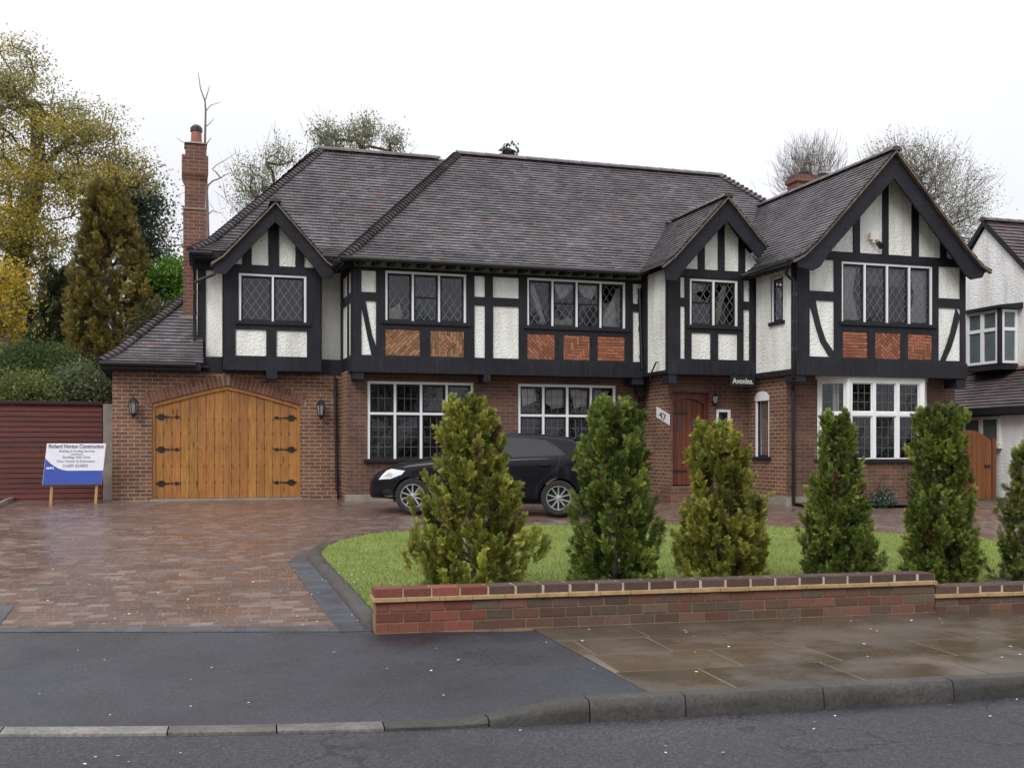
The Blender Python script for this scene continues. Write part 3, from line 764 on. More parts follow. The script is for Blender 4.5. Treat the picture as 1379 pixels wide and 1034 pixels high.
# dark cores so that nothing shows through
def core(x0, x1, y0, y1, z0, z1): return (x0, x1, y0, y1, z0, z1)
bbox('dark_core', M['interior_shade'], core(-1.1, 3.2, 23.6, 26.9, .4, 3.2), core(.6, 3.2, 24.0, 26.9, 3.2, 5.4), core(3.3, 9.6, 23.4, 26.9, .4, 5.2), core(9.7, 11.4, 22.3, 26.9, .4, 5.2), core(11.7, 15.3, 21.0, 26.9, .4, 5.3),
     core(-1.1, 3.2, 22.6, 26.9, 3.0, 3.2), core(3.3, 9.6, 21.6, 26.9, 3.0, 3.2), core(9.75, 11.4, 20.5, 26.9, 2.95, 3.2), core(11.7, 15.3, 18.9, 26.9, 3.0, 3.2))
# ---- upper floor: render with black timber frame
def upper(F, u0, u1, z0, z1, white, wins, bricks=(), d=.03):
    mb = MB(); cells(mb, F, u0, u1, z0, z1, list(wins), -.12, 0, outer=False); mb.build('rendered_wall', M['render'], H)
    mb = MB(); cells(mb, F, u0, u1, z0, z1, list(white)+list(wins)+list(bricks), -.004, d)
    return mb
TZ = (4.68, 5.10); LZ = (3.45, 4.52); PZ = (3.45, 3.97)
def P2(a, b, top=5.10, s=0): return [(a, b, 4.68+s, top), (a, b, 3.45+s, 4.51+s)]
UW1 = (3.92, 5.57, 4.14, 5.12); UW2 = (6.86, 9.04, 4.14, 5.12)
BR_main = [(3.92, 4.62, *PZ), (4.83, 5.52, *PZ), (6.86, 7.46, *PZ), (7.65, 8.23, *PZ), (8.41, 9.02, *PZ)]
mb = upper(FY(21), 3.29, 9.48, 3.13, 5.17, P2(3.45, 3.74)+P2(5.74, 5.96)+P2(6.13, 6.68)+P2(9.21, 9.41), [UW1, UW2], BR_main)
F = FY(21)
mb.prism(F, [(3.45, 4.52), (3.53, 4.52), (3.60, 4.15), (3.66, 3.85), (3.74, 3.62), (3.74, 3.45), (3.65, 3.45), (3.57, 3.8), (3.50, 4.15), (3.45, 4.38)], -.002, .026)
mb.fbox(F, 3.27, 9.48, 3.11, 3.42, .0, .06); mb.fbox(F, 3.3, 3.5, 2.97, 3.11, -.38, .03); mb.fbox(F, 5.93, 6.07, 2.96, 3.11, -.38, .07); mb.fbox(F, 9.2, 9.46, 2.97, 3.11, -.38, .03)
mb.fbox(F, 3.84, 5.65, 4.07, 4.14, .0, .07); mb.fbox(F, 6.78, 9.12, 4.07, 4.14, .0, .07)
mb.build('timber_frame', M['timber'], H, bevel=.005)
mb = upper(FX(3.29), 21, 22.5, 3.13, 5.26, [(21.16, 21.46, 4.68, 5.1), (21.16, 21.46, 3.45, 4.51), (21.6, 22.3, 4.68, 5.1), (21.6, 22.3, 3.45, 4.51)], [])
mb.build('timber_frame', M['timber'], H, bevel=.005)
bbox('soffit', M['timber'], (3.3, 9.7, 21.0, 21.42, 3.115, 3.16), (9.46, 11.5, 19.75, 20.22, 3.115, 3.16), (11.42, 15.4, 18.2, 18.72, 3.06, 3.12), (-1.35, .6, 21.9, 22.21, 3.2, 3.24), (.9, 2.76, 21.9, 22.5, 3.14, 3.2))
# joists along the recess above the ground windows
# left block upper wall
mb = upper(FY(22.5), .40, 3.29, 3.16, 5.60, [(.56, .90, 3.46, 5.5), (2.80, 3.27, 3.44, 5.5)], [])
mb.fbox(FY(22.5), .36, 3.29, 3.13, 3.44, 0, .32)
mb.build('timber_frame', M['timber'], H, bevel=.005)
mb = MB(); mb.face([(.40, 22.5, 3.2), (.40, 27, 3.2), (.40, 27, 5.6), (.40, 22.5, 5.6)]); mb.build('rendered_wall', M['render'], H)
# oriel
OW = (1.17, 2.49, 4.14, 5.08)
mb = upper(FY(21.9), .89, 2.77, 3.18, 5.10, [(1.11, 1.70, 3.45, 3.97), (1.90, 2.50, 3.45, 3.97)], [OW])
F = FY(21.9)
mb.fbox(F, .87, 2.79, 3.16, 3.42, 0, .05); mb.fbox(F, 1.1, 2.56, 4.07, 4.14, 0, .07); mb.fbox(F, 1.70, 1.92, 3.0, 3.16, -.28, .06)
mb.fbox(F, .9, 2.76, 5.10, 5.25, -.004, .03)
for a, b in ((1.24, 1.42), (1.74, 1.95), (2.27, 2.44)): mb.prism(F, [(a, 5.25), (b, 5.25), (b, 6.42-abs(b-1.85)*1.09), (a, 6.42-abs(a-1.85)*1.09)], -.004, .03)
mb.build('timber_frame', M['timber'], H, bevel=.005)
mb = MB(); mb.prism(F, [(.86, 5.1), (2.8, 5.1), (1.85, 6.35)], -.05, -.0005)
for X in (.89, 2.77): mb.face([(X, 21.9, 3.2), (X, 22.5, 3.2), (X, 22.5, 5.4), (X, 21.9, 5.4)])
mb.build('rendered_wall', M['render'], H)
mb = MB()
for X, s in ((.89, -1), (2.77, 1)):
    mb.mark(); mb.box(min(X, X+s*.03), max(X, X+s*.03), 21.9, 22.04, 3.2, 5.2); mb.box(min(X, X+s*.03), max(X, X+s*.03), 21.9, 22.5, 3.2, 3.45)
mb.build_split('timber_frame', M['timber'], H, bevel=.005)
# porch upper
PW = (9.91, 11.00, 4.12, 5.06)
mb = upper(FY(19.75), 9.44, 11.40, 3.13, 5.08, [(9.70, 9.80, 4.66, 5.08), (9.70, 9.80, 3.43, 4.49), (11.13, 11.27, 4.64, 5.07), (11.13, 11.27, 3.43, 4.47), (9.95, 10.38, 3.43, 3.96), (10.55, 10.99, 3.43, 3.96)], [PW])
F = FY(19.75)
mb.fbox(F, 9.42, 11.42, 3.11, 3.38, 0, .06); mb.fbox(F, 9.84, 11.08, 4.05, 4.12, 0, .07); mb.fbox(F, 9.44, 11.4, 5.08, 5.25, -.004, .03); mb.fbox(F, 9.44, 9.62, 2.92, 3.11, -.3, .04)
for a, b in ((10.10, 10.25), (10.55, 10.70), (11.02, 11.17)): mb.prism(F, [(a, 5.25), (b, 5.25), (b, 6.62-abs(b-10.55)*1.05), (a, 6.62-abs(a-10.55)*1.05)], -.004, .03)
mb.build('timber_frame', M['timber'], H, bevel=.005)
mb = MB(); mb.prism(F, [(9.35, 5.08), (11.75, 5.08), (10.55, 6.5)], -.05, -.0005); mb.build('rendered_wall', M['render'], H)
mb = upper(FX(9.44), 19.75, 21, 3.13, 5.3, [(19.82, 20.72, 3.2, 5.25)], []); mb.build('timber_frame', M['timber'], H, bevel=.005)
# wing upper
WW = (12.41, 14.53, 4.10, 5.28); WP = (3.39, 3.91)
BR_wing = [(12.43, 13.0, *WP), (13.17, 13.76, *WP), (13.94, 14.51, *WP)]
mb = upper(FY(18.2), 11.40, 15.33, 3.05, 5.30, [(11.69, 12.24, 4.67, 5.29), (11.69, 12.24, 3.40, 4.49), (14.67, 15.20, 4.65, 5.29), (14.67, 15.20, 3.39, 4.46)], [WW], BR_wing)
F = FY(18.2)
mb.fbox(F, 11.38, 15.35, 3.03, 3.34, 0, .06); mb.fbox(F, 12.35, 14.6, 4.03, 4.10, 0, .07); mb.fbox(F, 11.5, 15.3, 5.30, 5.46, -.004, .03)
mb.fbox(F, 11.38, 11.6, 2.9, 3.03, -.35, .03); mb.fbox(F, 15.1, 15.33, 2.85, 3.03, -.35, .03)
for a, b in ((12.68, 12.83), (13.35, 13.49), (14.04, 14.20), (14.72, 14.86)): mb.prism(F, [(a, 5.46), (b, 5.46), (b, 7.36-abs(b-13.3)*1.075), (a, 7.36-abs(a-13.3)*1.075)], -.004, .03)
mb.prism(F, [(11.69, 4.49), (11.83, 4.49), (11.88, 4.25), (11.95, 4.0), (12.06, 3.72), (12.24, 3.50), (12.24, 3.40), (12.12, 3.42), (11.94, 3.68), (11.84, 3.95), (11.76, 4.22), (11.69, 4.40)], -.002, .026)
mb.prism(F, [(15.10, 4.46), (15.20, 4.30), (15.09, 3.95), (14.98, 3.65), (14.84, 3.39), (14.72, 3.39), (14.85, 3.66), (14.96, 3.95), (15.03, 4.2)], -.002, .026)
mb.build('timber_frame', M['timber'], H, bevel=.005)
mb = MB(); mb.prism(F, [(11.42, 5.3), (15.18, 5.3), (13.3, 7.35)], -.05, -.0005)
mb.face([(15.33, 18.2, 3.05), (15.33, 27, 3.05), (15.33, 27, 5.3), (15.33, 18.2, 5.3)]); mb.build('rendered_wall', M['render'], H)
SW = (18.66, 19.06, 4.14, 5.02)
mb = upper(FX(11.40), 18.2, 19.75, 3.05, 5.35, [(18.32, 19.68, 3.16, 5.28)], [SW])
mb.build('timber_frame', M['timber'], H, bevel=.005)

# ---- brick infill panels
def clip(poly, u0, u1, z0, z1):
    for ax, lim, sg in ((0, u0, 1), (0, u1, -1), (1, z0, 1), (1, z1, -1)):
        out = []
        for i in range(len(poly)):
            a, b = poly[i], poly[(i+1) % len(poly)]; fa, fb = (a[ax]-lim)*sg, (b[ax]-lim)*sg
            if fa >= 0: out.append(a)
            if (fa > 0 > fb) or (fa < 0 < fb):
                k = fa/(fa-fb); out.append((a[0]+(b[0]-a[0])*k, a[1]+(b[1]-a[1])*k))
        poly = out
        if len(poly) < 3: return None
    return poly
def infill(F, rect, pat, ang, tone):
    u0, u1, z0, z1 = rect; cu, cz = (u0+u1)/2, (z0+z1)/2; mb = MB(); w_ = .062; l_ = 3*w_
    ca, sa_ = cos(ang), sin(ang); m = .0065; cnt_ = [0]
    def put(x0, x1, y0, y1, ca=ca, sa_=sa_):
        q = [(cu+x*ca-y*sa_, cz+x*sa_+y*ca) for x, y in ((x0+m, y0+m), (x1-m, y0+m), (x1-m, y1-m), (x0+m, y1-m))]
        q = clip(q, u0+.004, u1-.004, z0+.004, z1-.004)
        if q:
            g_ = random.uniform(.6, 1.3); cnt_[0] += 1; mb.prism(F, q, 0, .016+(cnt_[0] % 23)*.0003+(.006 if pat == 'diamond' and sa_ else 0), tuple(c_*g_ for c_ in tone))
    if pat == 'herring':
        for k in range(-14, 14):
            for j in range(-5, 6):
                ox, oy = (k+3*j)*w_, (k-3*j)*w_
                put(ox, ox+l_, oy, oy+w_); put(ox, ox+w_, oy+w_, oy+w_+l_)
    elif pat == 'run':
        for r in range(-10, 10):
            for k in range(-4, 5): put((k+.5*(r % 2))*l_, (k+1+.5*(r % 2))*l_, r*w_, r*w_+w_)
    elif pat == 'diamond':
        for r in range(-10, 10):
            for k in range(-4, 5):
                x, y = (r+.5)*w_, (k+.5+.5*(r % 2))*l_
                if abs(x)+abs(y) > .16: put(r*w_, (r+1)*w_, (k+.5*(r % 2))*l_, (k+1+.5*(r % 2))*l_, 1, 0)
        for ring in (1, 2):
            e = ring*w_
            for q4 in range(4):
                aa = pi/4+q4*pi/2; put(-e, e-w_, e-w_, e, cos(aa), sin(aa))
    p = mb.build('brick_panel', M['brick_attr'], H)
    bb = MB(); bb.fbox(F, u0+.001, u1-.001, z0+.001, z1-.001, -.01, .006); bb.build('mortar_backing', M['mortar'], p)
A_ = (.29, .145, .075); B_ = (.31, .11, .062)
infill(FY(21), BR_main[0], 'run', pi/4, A_); infill(FY(21), BR_main[1], 'diamond', 0, A_)
infill(FY(21), BR_main[2], 'run', -pi/4, B_); infill(FY(21), BR_main[3], 'herring', 0, B_); infill(FY(21), BR_main[4], 'run', 0, B_)
infill(FY(18.2), BR_wing[0], 'run', 0, B_); infill(FY(18.2), BR_wing[1], 'herring', pi/4, B_); infill(FY(18.2), BR_wing[2], 'herring', 0, B_)

# ---- windows
def window(F, r, nl, transom=None, lead='diamond', white_bottom=False, sill=None, curt=None, d=0.0, fw=.045, cas='timber', name='window', rails=(), bars=None, blind=0, interior_shade=.9, label=None):
    u0, u1, z0, z1 = r; fm = MB(); wd = fw; bt = z0+(wd if white_bottom else .0)
    fm.fbox(F, u0, u0+wd, z0, z1, d-.06, d+.01); fm.fbox(F, u1-wd, u1, z0, z1, d-.06, d+.01); fm.fbox(F, u0+wd, u1-wd, z1-wd, z1, d-.06, d+.01)
    if white_bottom: fm.fbox(F, u0+wd, u1-wd, z0, z0+wd, d-.06, d+.01)
    cw = (u1-u0-wd)/nl; mw = wd*.9
    for i in range(1, nl): c_ = u0+wd/2+cw*i; fm.fbox(F, c_-mw/2, c_+mw/2, z0, z1-wd, d-.06, d+.012)
    if transom: fm.fbox(F, u0+wd, u1-wd, transom-mw/2, transom+mw/2, d-.058, d+.008)
    wn = fm.build(name, M['white'], H, bevel=.004)
    if label: wn['label'] = label
    cm = MB(); gm = MB(); lm = MB(); cf = .04
    for i in range(nl):
        a = u0+wd/2+cw*i+mw/2; b = u0+wd/2+cw*(i+1)-mw/2
        for (c_, e_) in (([(bt, transom-mw/2), (transom+mw/2, z1-wd)]) if transom else [(bt, z1-wd)]):
            f2 = cf if cas == 'timber' else .02
            cells(cm, F, a, b, c_, e_, [(a+f2, b-f2, c_+f2, e_-f2)], d-.055, d-.02)
            if i in rails: cm.fbox(F, a+f2, b-f2, (c_+e_)/2-.0, (c_+e_)/2+.03, d-.05, d-.022)
            ga, gb, gc, gd = a+f2, b-f2, c_+f2, e_-f2
            tl = random.uniform(-.006, .006); tl2 = random.uniform(-.004, .004)
            gm.face([F(ga, gc, d-.04+tl), F(gb, gc, d-.04-tl+tl2), F(gb, gd, d-.04-tl), F(ga, gd, d-.04+tl+tl2)])
            def bar(p, q):
                p, q = V(p), V(q); e = (q-p); L = e.length
                if L < .01: return
                e.normalize(); n_ = V((-e.y, e.x))*.005
                lm.prism(F, [tuple(p+n_), tuple(q+n_), tuple(q-n_), tuple(p-n_)], d-.036, d-.031)
            if lead == 'diamond':
                sp = .165; hh = gd-gc; kx = .68
                for sgn in (1, -1):
                    kk = -int(2/sp)
                    for k in range(-14, 24):
                        x0 = ga+k*sp; pts = []
                        xs, xe = x0, x0+sgn*hh*kx
                        p, q = (xs, gc), (xe, gd); lo, hi = ga, gb
                        t0_, t1_ = 0, 1; dx = q[0]-p[0]
                        ta, tb = (lo-p[0])/dx, (hi-p[0])/dx
                        if ta > tb: ta, tb = tb, ta
                        t0_, t1_ = max(0, ta), min(1, tb)
                        if t1_ > t0_+.01: bar((p[0]+dx*t0_, gc+hh*t0_), (p[0]+dx*t1_, gc+hh*t1_))
            elif lead == 'grid':
                nx = max(2, round((gb-ga)/.14)); nz_ = max(2, round((gd-gc)/.2))
                for k in range(1, nx): bar((ga+(gb-ga)*k/nx, gc), (ga+(gb-ga)*k/nx, gd))
                for k in range(1, nz_): bar((ga, gc+(gd-gc)*k/nz_), (gb, gc+(gd-gc)*k/nz_))
    cm.build('casement_frame', M['timber'] if cas == 'timber' else M['white'], wn, bevel=.003)
    gm.build('glass', M['glass'], wn, weld=False)
    if lm.f: lm.build('leading', M['lead'] if lead == 'diamond' else M['lead_dark'], wn)
    rm = MB(); cells(rm, F, u0-.0, u1+.0, z0, z1, [], -interior_shade, -interior_shade+.01, outer=False)
    q = [(u0, z0), (u1, z0), (u1, z1), (u0, z1)]
    for i in range(4):
        (a, b), (a2, b2) = q[i], q[(i+1) % 4]; rm.face([F(a, b, -interior_shade), F(a2, b2, -interior_shade), F(a2, b2, -.121), F(a, b, -.121)])
    rm.build('interior_shade', M['interior_shade'], wn)
    if sill: sm = MB(); sm.fbox(F, u0-.08, u1+.08, z0-.07, z0-.001, -.1, sill); sm.build('sill', M['timber'], wn, bevel=.008)
    if curt:
        km = MB()
        for (poly) in curt:
            km.mark()
            km.prism(F, poly, d-.13, d-.115)
        km.build_split('curtain', M['curtain'], wn)
    if blind:
        km = MB(); km.fbox(F, u0+.5, u1-.5, z1-.42, z1-.05, d-.16, d-.155); km.build('roller_blind', M['blind'], wn)
    return wn
def tie(u, z0, z1, s, w_=.16, L=.5):      # tied-back curtain falling diagonally
    return [(u, z1), (u+s*w_, z1), (u+s*(L+w_*.6), z0+.1), (u+s*(L+w_*.2), z0), (u+s*L*.85, z0), (u+s*(L-.05), z0+.15)]
random.seed(9)
# upper floor
window(FY(21), UW1, 3, rails=(1,), curt=[[(4.0, 4.16), (4.3, 4.16), (4.24, 4.5), (4.0, 4.35)]])
window(FY(21), UW2, 4, rails=(1, 2), curt=[tie(6.93, 4.15, 5.0, 1, .12, .30), [(8.97, 5.0), (8.9, 5.0), (8.50, 4.2), (8.64, 4.15), (8.97, 4.15)], [(7.45, 4.15), (7.95, 4.15), (7.95, 4.3), (7.8, 4.36), (7.6, 4.28), (7.5, 4.35)], [(7.5, 5.02), (7.95, 5.02), (7.75, 4.78), (7.6, 4.72)], [(8.0, 5.02), (8.45, 5.02), (8.33, 4.75), (8.15, 4.8)]])
window(FY(21.9), OW, 2)
window(FY(19.75), PW, 2, rails=(0,), curt=[[(10.83, 4.98), (10.72, 4.98), (10.45, 4.15), (10.62, 4.13)], [(9.95, 5.0), (10.35, 5.0), (10.3, 4.84), (9.95, 4.75)]])
window(FY(18.2), WW, 4, curt=[[(12.46, 5.2), (12.85, 5.2), (12.75, 4.7), (12.9, 4.12), (12.46, 4.12)], [(14.48, 5.2), (14.08, 5.2), (14.2, 4.7), (14.05, 4.12), (14.48, 4.12)]], blind=1)
sw = window(FX(11.40), SW, 1, lead='diamond', sill=.05, fw=.03)
# ground floor
window(FY(21.4), W1, 4, transom=2.32, lead='grid', sill=.10, d=-.03, fw=.055)
window(FY(21.4), W2, 4, transom=2.31, lead='grid', sill=.10, d=-.03, fw=.055, curt=[[(7.42, 2.9), (7.85, 2.9), (7.9, 2.5), (7.6, 2.46), (7.45, 2.6)], [(8.0, 2.9), (8.4, 2.9), (8.38, 2.55), (8.1, 2.48)], [(6.9, 2.9), (7.2, 2.9), (7.25, 2.62), (6.95, 2.5)]])
window(FY(20.2), (10.76, 11.10, 1.40, 2.44), 1, lead='none', white_bottom=True, d=-.02, fw=.06, interior_shade=.3)
aw = window(FX(11.51), (19.36, 19.92, 1.45, 2.68), 1, lead='grid', sill=.06, d=-.02, fw=.05, curt=[[(19.66, 1.5), (19.9, 1.5), (19.9, 2.6), (19.6, 2.6)]], interior_shade=.6)
hm = MB(); hm.prism(FX(11.51), [(19.36, 2.60), (19.92, 2.60), (19.92, 2.70), (19.82, 2.77), (19.64, 2.80), (19.46, 2.77), (19.36, 2.70)], -.05, .012); hm.build('window_head', M['white'], aw)
# canted bay
BYF = 18.26; bl, br_ = 12.62, 14.36; zb0, zb1 = 1.41, 3.0
wl, wr = 12.18, 14.80
def Fseg(ax, ay, bx, by):
    L = sqrt((bx-ax)**2+(by-ay)**2); ux, uy = (bx-ax)/L, (by-ay)/L
    return FR(ax, ay, ux, uy, uy, -ux), L
mb = MB()
pl = [(wl, 18.7), (bl, BYF), (br_, BYF), (wr, 18.7)]
for (a, b) in zip(pl, pl[1:]):
    Fs, L = Fseg(*a, *b); mb.face([Fs(0, .35, 0), Fs(L, .35, 0), Fs(L, zb0-.06, 0), Fs(0, zb0-.06, 0)])
mb.build('bay_wall', M['brick_shaded'], H)
mb = MB(); big = [(wl-.06, 18.7), (bl-.03, BYF-.08), (br_+.03, BYF-.08), (wr+.06, 18.7)]
mb.face([(x, y, zb0-.002) for x, y in big]); mb.face([(x, y, zb0-.06) for x, y in big])
for a, b in zip(big, big[1:]): mb.face([(*a, zb0-.06), (*b, zb0-.06), (*b, zb0-.002), (*a, zb0-.002)])
mb.build('bay_sill', M['timber'], H)
Fs, L = Fseg(*pl[0], *pl[1]); window(Fs, (.02, L-.01, zb0, zb1), 1, transom=2.30, lead='grid', cas='white', fw=.075, d=0, interior_shade=.25, curt=[[(.3, 1.5), (.42, 1.5), (.42, 2.9), (.3, 2.9)]])
Fs, L = Fseg(*pl[1], *pl[2]); window(Fs, (.0, L, zb0, zb1), 3, transom=2.30, lead='grid', cas='white', fw=.085, d=0, interior_shade=.8, label='three light front of the white bay window')
Fs, L = Fseg(*pl[2], *pl[3]); window(Fs, (.01, L-.02, zb0, zb1), 1, transom=2.30, lead='grid', cas='white', fw=.075, d=0, interior_shade=.25)
mb = MB()
mb.face([(x, y, zb1+.055) for x, y in pl])
for a, b in zip(pl, pl[1:]):
    Fs, L = Fseg(*a, *b); mb.fbox(Fs, -.01, L+.01, zb1+.001, zb1+.06, -.06, .025)
for x, y in ((bl, BYF), (br_, BYF)): mb.tube([(x, y+.02, zb0), (x, y+.02, zb1)], .055, 8)
mb.build('bay_frame', M['white'], H)

# ---- eaves: gutters, rafter tails, soffits
rt = MB(); sf = MB(); gt = MB()
x = 3.35
while x < 9.1:
    rt.mark(); rt.prism(FR(x, 0, 0, 1, 1, 0), [(20.62, 5.17), (20.62, 5.25), (21.0, 5.36), (21.0, 5.20)], 0, .12); x += .30
y = 18.35
while y < 19.6: rt.mark(); rt.prism(FR(0, y, 1, 0, 0, 1), [(11.10, 5.06), (11.10, 5.15), (11.4, 5.30), (11.4, 5.12)], 0, .08); y += .22
y = 20.9
while y < 22: rt.mark(); rt.prism(FR(0, y, 1, 0, 0, 1), [(3.04, 5.15), (3.04, 5.22), (3.3, 5.36), (3.3, 5.18)], 0, .08); y += .28
rt.build_split('rafter_tail', M['timber'], H)
sf.mark(); sf.prism(FR(3.1, 0, 0, 1, 1, 0), [(20.60, 5.235), (20.60, 5.255), (21.02, 5.36), (21.02, 5.335)], 0, 6.2)
sf.mark(); sf.prism(FR(0, 17.85, 1, 0, 0, 1), [(11.08, 5.12), (11.08, 5.14), (11.42, 5.30), (11.42, 5.28)], 0, 1.9)
sf.mark(); sf.box(3.31, 9.45, 20.992, 21.02, 5.15, 5.36); sf.build_split('soffit_board', M['soffit'], H)
fb = MB()
fb.mark(); fb.box(3.0, 9.25, 20.585, 20.61, 5.215, 5.262); fb.mark(); fb.box(.25, 3.2, 21.99, 22.015, 5.36, 5.49); fb.mark(); fb.box(.24, 3.3, 22.02, 22.52, 5.36, 5.38)
fb.mark(); fb.box(-1.39, .45, 21.86, 21.885, 3.14, 3.27); fb.mark(); fb.box(-1.39, .45, 21.9, 22.22, 3.12, 3.14); fb.mark(); fb.box(3.02, 3.045, 20.6, 22.3, 5.14, 5.26)
fb.mark(); fb.box(11.06, 11.085, 17.86, 19.7, 5.05, 5.15); fb.mark(); fb.box(-1.39, -1.365, 21.88, 27, 3.14, 3.27); fb.mark(); fb.box(.25, .275, 22, 27, 5.36, 5.49); fb.mark(); fb.box(.3, .9, 22.40, 22.5, 5.2, 5.5)
fb.build_split('fascia', M['timber'], H)
def gutter(p, q): gt.mark(); gt.tube([p, q], .048, 8)
gutter((2.98, 20.55, 5.25), (9.2, 20.55, 5.25)); gutter((11.02, 17.86, 5.13), (11.02, 19.6, 5.13)); gutter((-1.4, 21.83, 3.24), (.35, 21.83, 3.24)); gutter((.24, 21.95, 5.45), (.66, 21.95, 5.45)); gutter((2.98, 20.6, 5.22), (2.98, 22.0, 5.22)); gutter((3.0, 21.95, 5.44), (2.98, 21.95, 5.44))
gt.build_split('gutter', M['plastic'], H)
def pipe(pts, r=.035, nm='downpipe'):
    mb = MB(); mb.tube(pts, r, 8)
    for i in range(len(pts)-1):
        a, b = V(pts[i]), V(pts[i+1])
        if abs(b.z-a.z) > 1:
            for k in (.15, .5, .85):
                c_ = a+(b-a)*k; mb.tube([c_-V((0, 0, .035)), c_+V((0, 0, .035))], r*1.35, 8)
    return mb.build(nm, M['plastic'], H, smooth=True)
pipe([(11.05, 17.92, 5.1), (11.13, 18.1, 4.95), (11.33, 18.12, 4.8), (11.33, 18.12, 3.3), (11.36, 18.2, 3.0), (11.60, 18.6, 2.75), (11.62, 18.63, .52)])
pipe([(.28, 21.98, 5.4), (.34, 22.3, 5.1), (.34, 22.42, 4.9), (.34, 22.42, 3.75)], .03)
pipe([(.70, 21.56, 4.98), (.5, 22.0, 4.95), (.34, 22.40, 4.93)], .03)
pipe([(3.1, 22.14, 3.1), (3.14, 22.14, .62)], .03)
pipe([(9.35, 20.96, 5.0), (9.40, 20.94, 3.3), (9.42, 21.2, 3.0), (9.45, 21.33, 2.9), (9.45, 21.33, .6)], .038)
mb = MB(); mb.mark(); mb.prism(FY(21.28), [(9.36, 3.0), (9.60, 3.0), (9.55, 2.75), (9.48, 2.7), (9.42, 2.75)], 0, .14); mb.mark(); mb.prism(FY(21.30), [(9.38, 2.55), (9.60, 2.55), (9.57, 2.35), (9.42, 2.35)], 0, .1); mb.build_split('hopper', M['plastic'], H, bevel=.01)
mb = MB(); mb.tube([(9.41, 20.16, 3.38), (9.36, 20.14, 3.38), (9.34, 20.3, 3.20), (9.34, 20.42, 3.02)], .018, 6); mb.build('overflow_pipe', M['plastic'], H)

# ---- chimneys
ch = MB()
def cb(x0, x1, y0, y1, z0, z1): ch.box(x0, x1, y0, y1, z0, z1)
cy0, cy1 = 22.95, 23.5
cb(.13, .58, cy0, cy1, 3.6, 6.52); cb(.16, .56, cy0+.02, cy1-.02, 6.52, 7.08)
ch.hexa([(.16, cy0+.02, 7.08), (.56, cy0+.02, 7.08), (.56, cy1-.02, 7.08), (.16, cy1-.02, 7.08)], [(.10, cy0-.04, 7.24), (.62, cy0-.04, 7.24), (.62, cy1+.04, 7.24), (.10, cy1+.04, 7.24)])
cb(.10, .62, cy0-.04, cy1+.04, 7.24, 7.60); cb(.17, .58, cy0+.03, cy1-.03, 7.60, 7.86)
CH = ch.build('chimney', M['brick_ch'], ROOF)
CH['label'] = 'tall slim brick chimney with one terracotta pot at the left end'
ft = MB(); ft.hexa([(.15, cy0, 7.86), (.60, cy0, 7.86), (.60, cy1, 7.86), (.15, cy1, 7.86)], [(.26, cy0+.12, 7.92), (.5, cy0+.12, 7.92), (.5, cy1-.12, 7.92), (.26, cy1-.12, 7.92)])
ft.box(.06, .5, 22.9, 22.95, 4.2, 4.32); ft.box(.12, .59, 22.93, 22.95, 6.50, 6.54)
ft.build('flaunching', M['concrete'], ROOF)
pt = MB(); pt.tube([(.39, 23.2, 7.9), (.39, 23.2, 8.17), (.39, 23.2, 8.18)], [.115, .105, .10], 14); pt.build('chimney_pot', M['terracotta'], ROOF, smooth=True)
pt = MB(); pt.tube([(.39, 23.2, 8.16), (.39, 23.2, 8.24), (.39, 23.2, 8.29), (.39, 23.2, 8.31)], [.125, .12, .075, .02], 12); pt.build('chimney_cowl', M['plastic'], ROOF, smooth=True)
c2 = MB(); q = PX(1100, 240, 25); x0 = PX(1074, 250, 25).x; x1 = PX(1127, 250, 25).x
c2.box(x0, x1, 25, 25.5, 7.0, PX(1100, 236, 25).z); c2.box(x0-.05, x1+.05, 24.95, 25.55, PX(1100, 246, 25).z, PX(1100, 240, 25).z)
c2 = c2.build('chimney', M['brick_ch'], ROOF); c2['label'] = 'short wide brick chimney behind the right gable roof'
for k in (.3, .78):
    pt = MB(); xx = x0+(x1-x0)*k; zt_ = PX(1100, 237, 25).z
    pt.tube([(xx, 25.25, zt_-.05), (xx, 25.25, zt_+.05), (xx, 25.25, zt_+.13), (xx, 25.25, zt_+.17)], [.15, .14, .15, .05], 10); pt.build('chimney_pot', M['dark'], ROOF, smooth=True)
lf = MB(); lf.box(10.9, 11.25, 19.9, 20.6, 5.3, 5.34); lf.build('lead_flashing', M['leadflash'], ROOF)

# ---- garage door
gd = MB(); F = FY(22.2); n = 17; pw = (DX1-DX0-.10)/n
for i in range(n):
    a = DX0+.05+pw*i; b = a+pw-.005; g_ = random.uniform(.88, 1.1); q = [(a, .63), (b, .63), (b, arch(b)-.05), (a, arch(a)-.05)]
    if a < DM < b: q = [(a, .63), (b, .63), (b, arch(b)-.05), (DM, DA-.05), (a, arch(a)-.05)]
    gd.prism(F, q, -.11, -.075+random.uniform(-.003, .003), (g_, g_*random.uniform(.90, 1.06), g_))
GD = gd.build('garage_door', M['oak'], H, bevel=.004); GD['label'] = 'wide golden oak garage door with a low pointed head and black strap hinges'
fm = MB(); fm.fbox(F, DX0, DX0+.055, .62, DS, -.12, -.04, (1.05, 1, 1)); fm.fbox(F, DX1-.055, DX1, .62, DS, -.12, -.04, (1.05, 1, 1))
for i in range(20):
    a = DX0+(DX1-DX0)*i/20; b = DX0+(DX1-DX0)*(i+1)/20; fm.prism(F, [(a, arch(a)-.075), (b, arch(b)-.075), (b, arch(b)-.002), (a, arch(a)-.002)], -.12, -.035, (1.1, 1.05, 1))
fm.fbox(F, DM-.025, DM+.025, .64, DA-.08, -.09, -.06, (.95, .95, .95))
fm.build('door_frame', M['oak'], GD)
st = MB()
